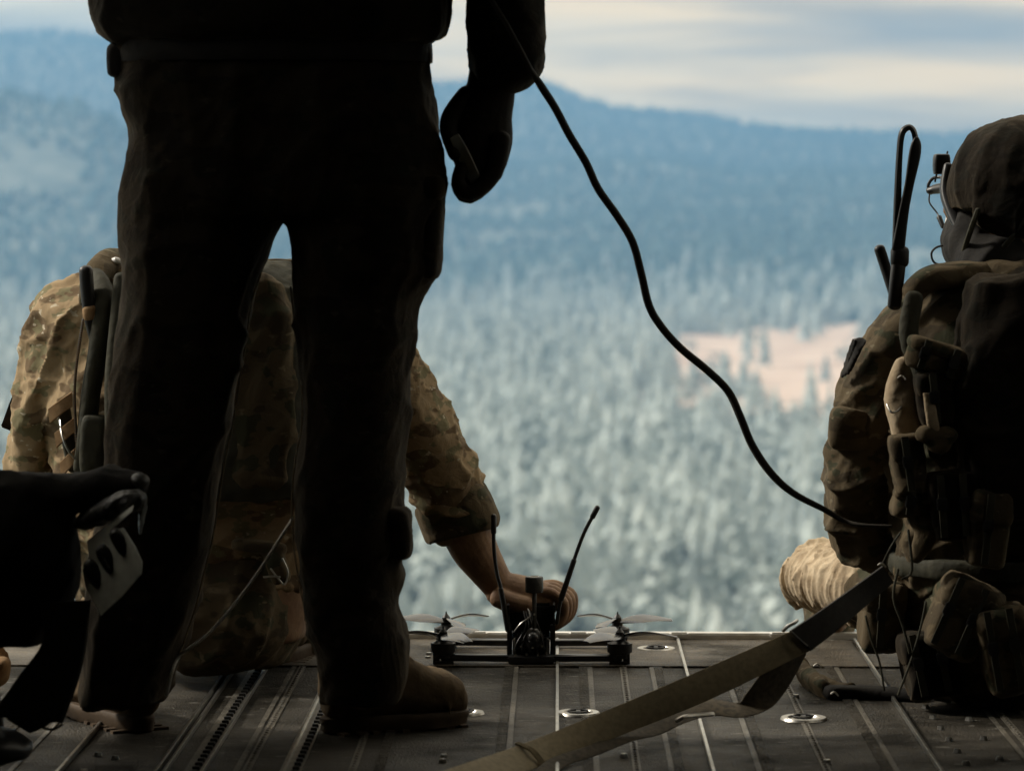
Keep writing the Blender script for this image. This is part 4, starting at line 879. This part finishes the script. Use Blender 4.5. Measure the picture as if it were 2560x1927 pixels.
def kitp(name, m, u, v, Y, wu, hv, d, tilt, wr=None, strap=True, flap=True, vx=.0045):
    o_ = kit(name, m, lambda b: pouch(b, u, v, Y, wu, hv, d, tilt, .42), vx, wr or [(.006, 15, (1, 1, 1), len(bpy.data.objects) % 37, 2.6)])
    t_ = math.radians(tilt); ct, sn = math.cos(t_), math.sin(t_)
    def q(a, b_, dy): return P(u + a * ct - b_ * sn, v + a * sn + b_ * ct, Y - d / 2 - dy)
    if flap: sub('flap', o_, m, lambda b: pouch(b, u + hv * .27 * sn, v - hv * .27 * ct, Y - .002, wu * 1.05, hv * .44, d * 1.12, tilt, .34), .004, [(.003, 18, (1, 1, 1), 5, 2.6)])
    if strap:
        for a in ((-wu * .22, wu * .22) if wu > 100 else (0,)):
            bm = bmesh.new(); ribbon(bm, [q(a - 8, -hv * .44, .010), q(a - 8, -hv * .1, .012), q(a - 8, hv * .46, .004)], [q(a + 8, -hv * .44, .010), q(a + 8, -hv * .1, .012), q(a + 8, hv * .46, .004)], .0012, 3); fin('strap', bm, M['tanweb'] if m is M['khaki'] else M['olive'], o_)
            bm = bmesh.new(); box(bm, q(a, -hv * .02, .014), (.017, .006, .02), Matrix.Rotation(t_, 3, 'Y')); box(bm, q(a, hv * .05, .014), (.012, .006, .008), Matrix.Rotation(t_, 3, 'Y')); fin('clip', bm, M['black'], o_, True, bevel=.0015)
    return o_
kitp('radio_pouch', M['camo_r'], 1962, 1000, YR - .2, 70, 130, .06, -8)
kitp('grenade_pouch', M['camo_r'], 2030, 775, YR - .2, 150, 70, .08, 18)
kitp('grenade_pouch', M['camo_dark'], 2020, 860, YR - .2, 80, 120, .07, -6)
kit('rope_bundle', M['khaki'], lambda b: [tube(b, [(1998 + k_ * 7, 850, YR - .24, 5, .006), (2004 + k_ * 8, 900, YR - .245, 5, .006), (2016 + k_ * 6, 950, YR - .24, 5, .006), (2030 - k_ * 4, 975, YR - .235, 5, .006)]) for k_ in range(3)], .003, [(.001, 30, (1, 1, 1), 3)])
kit('knot', M['camo_r'], lambda b: [ell(b, P(u_, v_, YR - .24), (.018, .016, .014)) for u_, v_ in ((2002, 938), (2022, 946), (2044, 940), (2030, 962))], .004)
kitp('utility_pouch', M['camo_r'], 1968, 1085, YR - .19, 78, 60, .05, 8)
kitp('utility_pouch', M['camo_dark'], 2060, 1090, YR - .2, 110, 150, .08, -4)
kitp('utility_pouch', M['camo_r'], 2135, 1140, YR - .22, 90, 170, .07, 6)
kit('hanging_cloth', M['camo_r'], lambda b: tube(b, [(1985, 1115, YR - .2, 24, .016), (2000, 1150, YR - .205, 26, .018), (1985, 1190, YR - .2, 20, .014), (1972, 1205, YR - .2, 10, .01)], e=.7), .004)
kit('belt', M['olive'], lambda b: slab(b, [(1190, 1915, 2395, YR, .182), (1212, 1912, 2396, YR, .184), (1232, 1918, 2396, YR, .182)], e=.82))
kitp('dump_pouch', M['camo_r'], 2075, 1330, YR - .17, 130, 170, .12, 24)
kitp('dump_pouch', M['camo_r'], 2170, 1400, YR - .2, 110, 190, .1, -10)
kitp('dump_pouch', M['camo_dark'], 2010, 1430, YR - .14, 120, 150, .1, -12)
kitp('thigh_pouch', M['camo_r'], 1905, 1330, YR - .08, 90, 150, .08, 4)
for pts, r_ in (([(1905, 1220), (1925, 1180), (1945, 1150)], 2.2), ([(1962, 1145), (1970, 1230), (1950, 1250)], 3), ([(1940, 1230), (1930, 1290), (1950, 1350), (1965, 1410)], 3), ([(1870, 1330), (1882, 1380), (1900, 1430), (1910, 1490)], 2.4), ([(2000, 1300), (1990, 1350), (1970, 1420), (1940, 1500)], 2.6)):
    sub('loose_cord', rp, M['olive'], lambda b: wireuv(b, [(a, b_, YR - .22) for a, b_ in pts], r_))
for u_, v_ in ((1948, 818), (1905, 1222), (2008, 893), (1803, 1500), (1766, 1440)):
    sub('buckle', rp, M['steel'], lambda b: wireuv(b, [(u_ - 8, v_ - 2, YR - .235), (u_, v_ - 6, YR - .235), (u_ + 8, v_ + 2, YR - .235)], 2.0))
sub('snap_ring', rp, M['steel'], lambda b: wireuv(b, [(1916, 880 - 6, YR - .2), (1925, 890, YR - .21), (1938, 888, YR - .21), (1948, 878, YR - .2)], 2.4))
# folded blade antenna and a shorter stub antenna on the shoulder radio
ra = sub('blade_antenna', rp, M['black'], lambda b: (ribbon(b, [P(1921, 660, YR - .08), P(1927, 545, YR - .08), P(1932, 430, YR - .08), P(1938, 330, YR - .08), P(1944, 285, YR - .08), P(1960, 271, YR - .08), P(1974, 276, YR - .08), P(1981, 292, YR - .08), P(1983, 308, YR - .08)],
    [P(1944, 660, YR - .075), P(1948, 545, YR - .075), P(1946, 430, YR - .075), P(1948, 335, YR - .075), P(1953, 293, YR - .075), P(1962, 281, YR - .075), P(1968, 283, YR - .075), P(1972, 296, YR - .075), P(1973, 308, YR - .075)], .003),
    tube(b, [(1940, 540, YR - .085, 14, .006), (1952, 460, YR - .085, 11, .005), (1964, 400, YR - .085, 10, .005), (1975, 340, YR - .085, 13, .006), (1979, 312, YR - .085, 11, .006), (1980, 300, YR - .085, 6, .004)], e=.5)))
sub('antenna_base', ra, M['black'], lambda b: (tube(b, [(1944, 542, YR - .08, 20, .012), (1943, 568, YR - .08, 20, .012)], e=.7, k=1), tube(b, [(1941, 570, YR - .08, 16, .011), (1932, 660, YR - .08, 15, .01)], e=.7, k=1)))
sub('stub_antenna', rp, M['black'], lambda b: tube(b, [(1900, 538, YR - .04, 12, .009), (1912, 575, YR - .04, 12, .009), (1930, 640, YR - .05, 9, .008)], e=.8, k=2))

# ================================================================== DRONE
dr = thing('drone', (P(1148, 1440, 6.09).x, 6.09, 0), 'small black quadcopter drone on the ramp edge with two whip antennas and a raised puck', 'drone')
YF, YB = 5.99, 6.2
zf = .013
def xw(u_, Y): return P(u_, 1400, Y).x
cx = xw(1148, 6.09)
def dbox(name, c, s, m, bev=.002, parent=dr):
    bm = bmesh.new(); box(bm, c, s); return fin(name, bm, m, parent, True, bevel=bev)
dbox('bottom_plate', (cx, 6.095, .012), (.084, .25, .010), M['carbon'])
dbox('belly_pack', (cx, 6.06, .0045), (.080, .16, .007), M['black'])
dbox('top_plate', (cx, 6.09, .046), (.074, .17, .004), M['carbon'])
dbox('electronics_bay', (cx, 6.08, .036), (.066, .12, .036), M['black'], .003)
dbox('battery', (cx, 6.095, .080), (.078, .15, .056), M['blackcloth'], .006)
for sx in (-1, 1):
    bm = bmesh.new(); box(bm, (cx + .041 * sx, 6.01, .062), (.004, .05, .095)); box(bm, (cx + .039 * sx, 6.04, .04), (.009, .06, .06)); fin('cage_side', bm, M['carbon'], dr, True, bevel=.001)
bm = bmesh.new(); ell(bm, (cx + .004, 5.985, .05), (.019, .012, .019)); tubew(bm, [(cx + .004, 5.985, .05, .0105, .0105), (cx + .004, 5.97, .052, .0105, .0105)], n=16, k=1); fin('camera_pod', bm, M['carbon'], dr)
for i in range(3):
    zz = .028 + i * .012
    bm = bmesh.new(); box(bm, (cx, 6.03, zz), (.052, .06, .0018))
    for j in range(9): box(bm, (cx - .022 + j * .0055, 6.005, zz + .003), (.003, .006, .004 + .002 * (j % 3)))
    fin('circuit_board', bm, M['carbon'], dr, False)
bm = bmesh.new()
for sx in (-1, 1):
    for sy in (6.0, 6.17):
        tubew(bm, [(cx + sx * .030, sy, .014, .003, .003), (cx + sx * .030, sy, .046, .003, .003)], n=8, k=1)
fin('standoff', bm, M['metal'], dr)
bm = bmesh.new()
for j in range(5): wire(bm, [(cx - .03 + .014 * j, 5.985, .02), (cx - .026 + .012 * j, 5.975, .04 + .006 * (j % 2)), (cx - .01 + .006 * j, 5.985, .07), (cx - .014 + .004 * j, 6.01, .095)], .0013, 6)
fin('wiring', bm, M['black'], dr)
bm = bmesh.new(); wire(bm, [(cx - .03, 5.975, .062), (cx - .018, 5.968, .078), (cx - .002, 5.972, .090), (cx - .006, 5.985, .102)], .0016, 6); fin('antenna_cable', bm, M['metal'], dr)
bm = bmesh.new()
for j, (sx, zz) in enumerate([(-.028, .02), (-.018, .036), (-.008, .022), (.003, .034), (.012, .021), (.02, .037), (.028, .024), (-.03, .048), (.03, .05), (.0, .047), (-.005, .088), (.006, .094)]):
    box(bm, (cx + sx, 5.972, zz), (.0035, .003, .003))
fin('solder_joints', bm, M['steel'], dr, False)
def prop(parent, c, phi, nb=3, R_=.103, tw=1):
    bm = bmesh.new()
    for b_i in range(nb):
        a0 = phi + b_i * 2 * math.pi / nb; dv = Vector((math.cos(a0), math.sin(a0), 0)); pv_ = Vector((-dv.y, dv.x, 0)) * tw; R = []
        for f in np.linspace(.04, 1, 13):
            ch = (.006 + .019 * math.sin(min(f * 1.35, 1) * math.pi * .5) * (1 - max(f - .45, 0) * 1.35)) * .86
            pitch = math.radians(24 * (1 - f) + 5); lag = pv_ * (-.004 + .012 * f * f)
            ctr = c + dv * R_ * f + lag + Vector((0, 0, .006 * math.sin(f * 3)))
            cd = pv_ * math.cos(pitch) + Vector((0, 0, math.sin(pitch))); nn = cd.cross(dv)
            R.append([ctr + cd * ch * x + nn * .002 * y for x, y in (sell(2 * math.pi * j / 10, 1) for j in range(10))])
        rings(bm, R)
    return fin('blades', bm, M['prop'], parent)
M['prop'] = mat('glossy_propeller', (.03, .03, .03), .2, 0, (.05, .05, .05), 30, 0, spec=1.0)
for (u_, Y, ph, tw) in ((541, YF, 3.02, 1), (1690, YF, -.05, -1), (561, YB, 2.98, -1), (1675, YB, .12, 1)):
    u2 = (900 + (u_) * .38427) / 1.15732; x = P(u2, 1400, Y).x
    sg = 1 if x > cx else -1
    bm = bmesh.new(); L0 = cx + sg * .035
    tubew(bm, [(L0 - sg * .02, Y, zf, .0066, .010), (cx + sg * .07, Y, zf + .0005, .0064, .010), (x - sg * .02, Y, zf + .001, .0064, .010), (x, Y, zf + .001, .0068, .012)], n=12, k=2, e=.5)
    arm = fin('arm', bm, M['carbon'], dr)
    bm = bmesh.new()
    tubew(bm, [(x, Y, .014, .0165, .0165), (x, Y, .020, .0165, .0165)], n=20, k=1, cap=False); 
    mt = fin('motor', bm, M['black'], dr)
    bm = bmesh.new()
    def cyl(z0, z1, r0, r1=None, n=24):
        r1 = r0 if r1 is None else r1
        rings(bm, [[Vector((x + r0 * math.cos(2 * math.pi * j / n), Y + r0 * math.sin(2 * math.pi * j / n), z0)) for j in range(n)], [Vector((x + r1 * math.cos(2 * math.pi * j / n), Y + r1 * math.sin(2 * math.pi * j / n), z1)) for j in range(n)]])
    cyl(.021, .024, .019); cyl(.0245, .0405, .0225); cyl(.041, .046, .018, .010); fin('bell', bm, M['black'], mt)
    bm = bmesh.new(); cyl(.046, .052, .010); cyl(.052, .060, .0075); cyl(.060, .066, .0075, .003); cyl(.066, .071, .002, .001, 8); fin('prop_nut', bm, M['black'], mt)
    bm = bmesh.new(); box(bm, (x - sg * .002, Y - .004, .0045), (.034, .02, .008)); box(bm, (x + sg * .012, Y, .012), (.012, .018, .022)); box(bm, (x - sg * .014, Y, .004), (.008, .012, .008)); fin('foot', bm, M['black'], mt, True, bevel=.001)
    prop(mt, Vector((x, Y, .052)), ph, 3, .103, tw)
bm = bmesh.new(); wireuv(bm, [(1096, 1340, 5.99), (1082, 1270, 5.985), (1073, 1235, 5.985), (1067, 1180, 5.985), (1066.5, 1120, 5.985)], 4.2); tube(bm, [(1066.5, 1150, 5.985, 6, .005), (1066.5, 1114, 5.985, 6, .005)], k=1)
tube(bm, [(1098, 1360, 5.99, 7, .006), (1082, 1272, 5.985, 5.6, .005)], k=1); fin('whip_antenna', bm, M['black'], dr)
bm = bmesh.new(); wireuv(bm, [(1203, 1345, 5.99), (1212, 1293, 5.985), (1238, 1215, 5.985), (1262, 1150, 5.985), (1291, 1096, 5.985)], 4.2); tube(bm, [(1280, 1116, 5.985, 6, .005), (1290.5, 1096, 5.985, 6, .005)], k=1)
tube(bm, [(1212, 1293, 5.985, 6.5, .006), (1240, 1210, 5.985, 5.8, .005)], k=1); fin('whip_antenna', bm, M['black'], dr)
bm = bmesh.new(); pc = P(1154, 1262, 5.985); r0 = 19.5 * U(5.985); n = 32
def rg(z, r): return [pc + Vector((r * math.cos(2 * math.pi * j / n), r * math.sin(2 * math.pi * j / n), z)) for j in range(n)]
rings(bm, [rg(-.014, r0 * .6), rg(-.014, r0 * .93), rg(-.012, r0), rg(.012, r0), rg(.014, r0 * .94), rg(.0145, r0 * .58), rg(.008, r0 * .5), rg(.008, r0 * .1)], True)
tubew(bm, [(pc.x, pc.y, .05, .004, .004), (pc.x, pc.y, pc.z - .012, .004, .004)], n=8, k=1); pk = fin('puck', bm, M['leather'], dr)
bm = bmesh.new(); rings(bm, [rg(.0148, r0 * .56), rg(.0152, r0 * .52), rg(.0110, r0 * .49), rg(.0108, r0 * .53)], False); fin('puck_ring', bm, M['steel'], pk)

# ================================================================== CORDS AND STRAPS
bm = bmesh.new()
cp = [(1050, -40, YS - .09), (1062, 0, YS - .095), (1098, 60, YS - .095), (1138, 135, YS - .08), (1150, 156, YS - .06), (1168, 185, YS - .03), (1200, 235, YS), (1230, 292, YS + .03), (1265, 350, YS + .05), (1292, 408, YS + .07), (1332, 465, YS + .09), (1366, 522, YS + .11), (1385, 590, YS + .13), (1402, 660, YS + .15), (1428, 705, YS + .17), (1470, 752, YS + .18), (1528, 800, YS + .19), (1573, 845, YS + .2), (1600, 902, YS + .2), (1625, 962, YS + .21), (1664, 1020, YS + .21), (1712, 1064, YS + .21), (1780, 1100, YS + .22), (1822, 1124, YS + .23), (1862, 1134, YS + .22), (1925, 1136, YS + .215)]
tube(bm, [(a, b_, c, (5.5 if i < 5 else 8.6 if i < 21 else 8.6 - (i - 20) * 1.1)) for i, (a, b_, c) in enumerate(cp)], n=10, k=5)
o = fin('tether_cord', bm, M['cordb']); tag(o, 'long dark cord sagging from the standing person to the kneeling helmeted person', 'cord')
bm = bmesh.new(); wireuv(bm, [(632, 1120, YS + .02), (600, 1170, YS - .02), (560, 1232, YS - .04), (510, 1300, YS - .05), (450, 1368, YS - .05), (405, 1402, YS - .05), (386, 1418, YS - .04), (372, 1450, YS - .06), (360, 1500, YS - .05)], 3.6, k=6)
o = fin('light_cord', bm, M['cordw']); tag(o, 'thin pale cord curving between the legs of the standing person', 'cord')
# long cargo strap rising to the right, with its free tail
bm = bmesh.new()
T = [(700, 1745, 4.5), (880, 1690, 4.66), (1000, 1650, 4.78), (1130, 1606, 4.93), (1300, 1538, 5.04), (1500, 1453, 5.12), (1700, 1366, 5.2), (1716, 1356, 5.2)]
B = [(770, 1796, 4.44), (940, 1738, 4.6), (1060, 1692, 4.74), (1182, 1650, 4.91), (1340, 1588, 5.04), (1530, 1512, 5.12), (1740, 1410, 5.2), (1757, 1402, 5.2)]
ribbon(bm, [P(*p) for p in T], [P(*p) for p in B], .0016)
o = thing('cargo_strap', (P(1300, 1560, 5.04).x, 5.04, 0), 'wide khaki webbing strap stretched up over the ramp to the kneeling person, black upper end', 'strap')
fin('webbing', bm, M['web'], o)
bm = bmesh.new()
ribbon(bm, [P(1706, 1361, 5.195), P(1780, 1312, 5.23), P(1850, 1262, 5.28), (P(1905, 1222, 5.3))], [P(1752, 1405, 5.195), P(1820, 1352, 5.23), P(1880, 1300, 5.28), (P(1930, 1258, 5.3))], .0035)
fin('strap_end', bm, M['webdark'], o)
sub('strap_buckle', o, M['metal'], lambda b: (wireuv(b, [(1692, 1362, 5.19), (1702, 1352, 5.185), (1714, 1346, 5.185), (1722, 1340, 5.19)], 4), wireuv(b, [(1708, 1362, 5.185), (1725, 1378, 5.182), (1744, 1394, 5.182)], 1.8)))
bm = bmesh.new(); ribbon(bm, [P(1112, 1606, 4.92), P(1145, 1622, 4.905), P(1166, 1652, 4.89)], [P(1122, 1603, 4.922), P(1156, 1619, 4.907), P(1180, 1648, 4.892)], .002); fin('stitching', bm, M['web'], o)
bm = bmesh.new()
def low(v, Y, z): return min(Y, 8400 * (H - z) / (1.15732 * v - 490))
T = [(1690, 1395, 5.19), (1646, 1451, 5.19), (1610, 1500, 5.19), (1590, 1518, 5.2), (1515, 1506, 5.21), (1460, 1520, 5.19), (1420, 1540, 5.16), (1383, 1561, 5.12), (1340, 1583, 5.06), (1270, 1610, 4.99), (1192, 1636, 4.92), (1150, 1668, 4.84)]
B = [(1742, 1410, 5.26), (1716, 1460, 5.25), (1690, 1501, 5.23), (1660, 1531, 5.19), (1604, 1549, 5.16), (1540, 1545, 5.16), (1480, 1560, 5.12), (1425, 1586, 5.08), (1365, 1600, 5.03), (1291, 1630, 4.97), (1222, 1654, 4.9), (1184, 1690, 4.8)]
T = [(a, b_, low(b_, c, .012)) for a, b_, c in T]; B = [(a, b_, low(b_, c, .006)) for a, b_, c in B]
ribbon(bm, [P(*p) for p in T], [P(*p) for p in B], .0014)
o = fin('strap_tail', bm, M['webtail']); tag(o, 'loose tail of webbing twisting on the deck under the stretched cargo strap', 'strap')
bm = bmesh.new(); wireuv(bm, [(1462, 1556, 5.05), (1478, 1548, 5.05), (1500, 1545, 5.07), (1540, 1542, 5.1)], 5); o = fin('strap_hook', bm, M['steel']); tag(o, 'small shiny metal hook lying beside the twisted strap tail', 'hook')

# ================================================================== FOLDED SEAT AT THE LEFT EDGE
YG = 4.85
se = thing('jump_seat', (P(60, 1500, YG).x - .1, YG, 0), 'black padded folding seat with grey slotted plate and wide hanging strap at the left edge', 'seat')
bm = bmesh.new()
tube(bm, [(-260, 1062, YG, 62, .05), (-100, 1072, YG, 56, .05), (0, 1070, YG, 54, .05), (100, 1070, YG, 50, .05), (180, 1060, YG, 44, .048), (250, 1050, YG, 40, .045), (296, 1046, YG, 30, .035)], e=.85)
slab(bm, [(1040, -260, 150, YG, .05), (1120, -260, 165, YG, .06), (1200, -260, 172, YG, .065), (1290, -260, 160, YG, .06), (1360, -260, 100, YG, .05), (1392, -260, 84, YG, .04)], e=.6)
link('seat_pad', fuse(bm, .006, 3, [(.006, 12, (1, 1, .9), 91), (.003, 28, (1, 1, 1), 92)]), M['blackcloth'], se)
sub('end_knob', se, M['leather'], lambda b: ell(b, P(301, 1040, YG - .02), (.015, .016, .013)))
sub('gathered_cover', se, M['leather'], lambda b: (tube(b, [(190, 1122, YG - .01, 18, .03), (225, 1104, YG - .03, 26, .035), (268, 1084, YG - .05, 28, .035), (296, 1078, YG - .05, 20, .03)], e=.9), tube(b, [(298, 1072, YG - .02, 14, .02), (306, 1100, YG - .02, 8, .02), (303, 1150, YG - .01, 5, .015)])), .003, [(.005, 40, (1, 1, 1), 95, 2.8, (.4, 0, 1), .8), (.002, 80, (1, 1, 1), 96)])
def YP(u_): return YG - .03 - (u_ - 183) / 124 * .09
bm = bmesh.new(); plate(bm, [P(a, b_, YP(a)) for a, b_ in ((187, 1168), (289, 1090), (286, 1104), (240, 1144), (192, 1202))], .006); plate(bm, [P(a, b_, YP(a) + .0003) for a, b_ in ((192, 1200), (235, 1148), (266, 1140), (292, 1181), (307, 1214), (305, 1240), (262, 1290), (218, 1330), (209, 1312), (183, 1266), (178, 1230))], .0055)
pl = fin('slotted_plate', bm, M['grey'], se, True, bevel=.0008)
for (a, b_, w_, h_, tl) in ((231, 1208, 17, 34, -30), (259, 1172, 15, 32, -30), (204, 1240, 17, 34, -30)):
    bm = bmesh.new(); c = P(a, b_, YP(a) - .006); R = []
    rt = Matrix.Rotation(math.radians(tl), 3, 'Y')
    for g, dy in ((1, .014), (1, 0), (.8, -.004), (.2, -.004)):
        R.append([c + Vector((0, dy, 0)) + rt @ Vector((w_ * g * x * U(YG), 0, h_ * (g if g > .5 else .3) * y * U(YG))) for x, y in (sell(2 * math.pi * j / 28, .75) for j in range(28))])
    rings(bm, R); fin('slot_grip', bm, M['leather'], pl)
sub('slot_pin', pl, M['metal'], lambda b: wireuv(b, [(217, 1190, YP(217) - .012), (226, 1206, YP(226) - .013), (236, 1226, YP(236) - .012)], 1.8))
bm = bmesh.new()
ribbon(bm, [P(86, 1300, YG - .05), P(92, 1384, YG - .05), P(40, 1460, YG - .05), P(-20, 1545, YG - .05)], [P(196, 1296, YG - .05), P(186, 1400, YG - .05), P(168, 1475, YG - .05), P(136, 1560, YG - .05)], .006)
tube(bm, [(70, 1520, YG - .05, 66, .006), (95, 1562, YG - .05, 40, .006)], e=.8)
fin('hanging_strap', bm, M['webdark'], se)
sub('strap_rim', se, M['olive'], lambda b: wireuv(b, [(82, 1560, YG - .055), (96, 1572, YG - .055), (116, 1574, YG - .055), (134, 1564, YG - .055)], 3))
sub('seat_tube', se, M['black'], lambda b: (wireuv(b, [(-200, 1100, YG), (-200, 1350, YG), (-200, 1600, YG), (-200, 1640, YG)], 14), wireuv(b, [(-40, 1390, YG + .02), (-10, 1500, YG), (5, 1630, YG - .02)], 10)))
bm = bmesh.new(); tube(bm, [(-120, 1630, YG - .1, 60, .09), (0, 1612, YG - .1, 40, .07), (52, 1618, YG - .1, 22, .04)], e=.8); link('seat_foot', fuse(bm, .005, 1), M['black'], se)
bm = bmesh.new(); tube(bm, [(-60, 1440, 5.42, 60, .06), (-10, 1440, 5.4, 44, .055), (10, 1430, 5.4, 16, .05)], e=.9)
o = link('kit_bag', fuse(bm, .005, 2, [(.006, 14, (1, 1, 1), 5)]), M['tanweb']); tag(o, 'tan cloth kit bag half hidden behind the black seat at the left edge', 'bag')
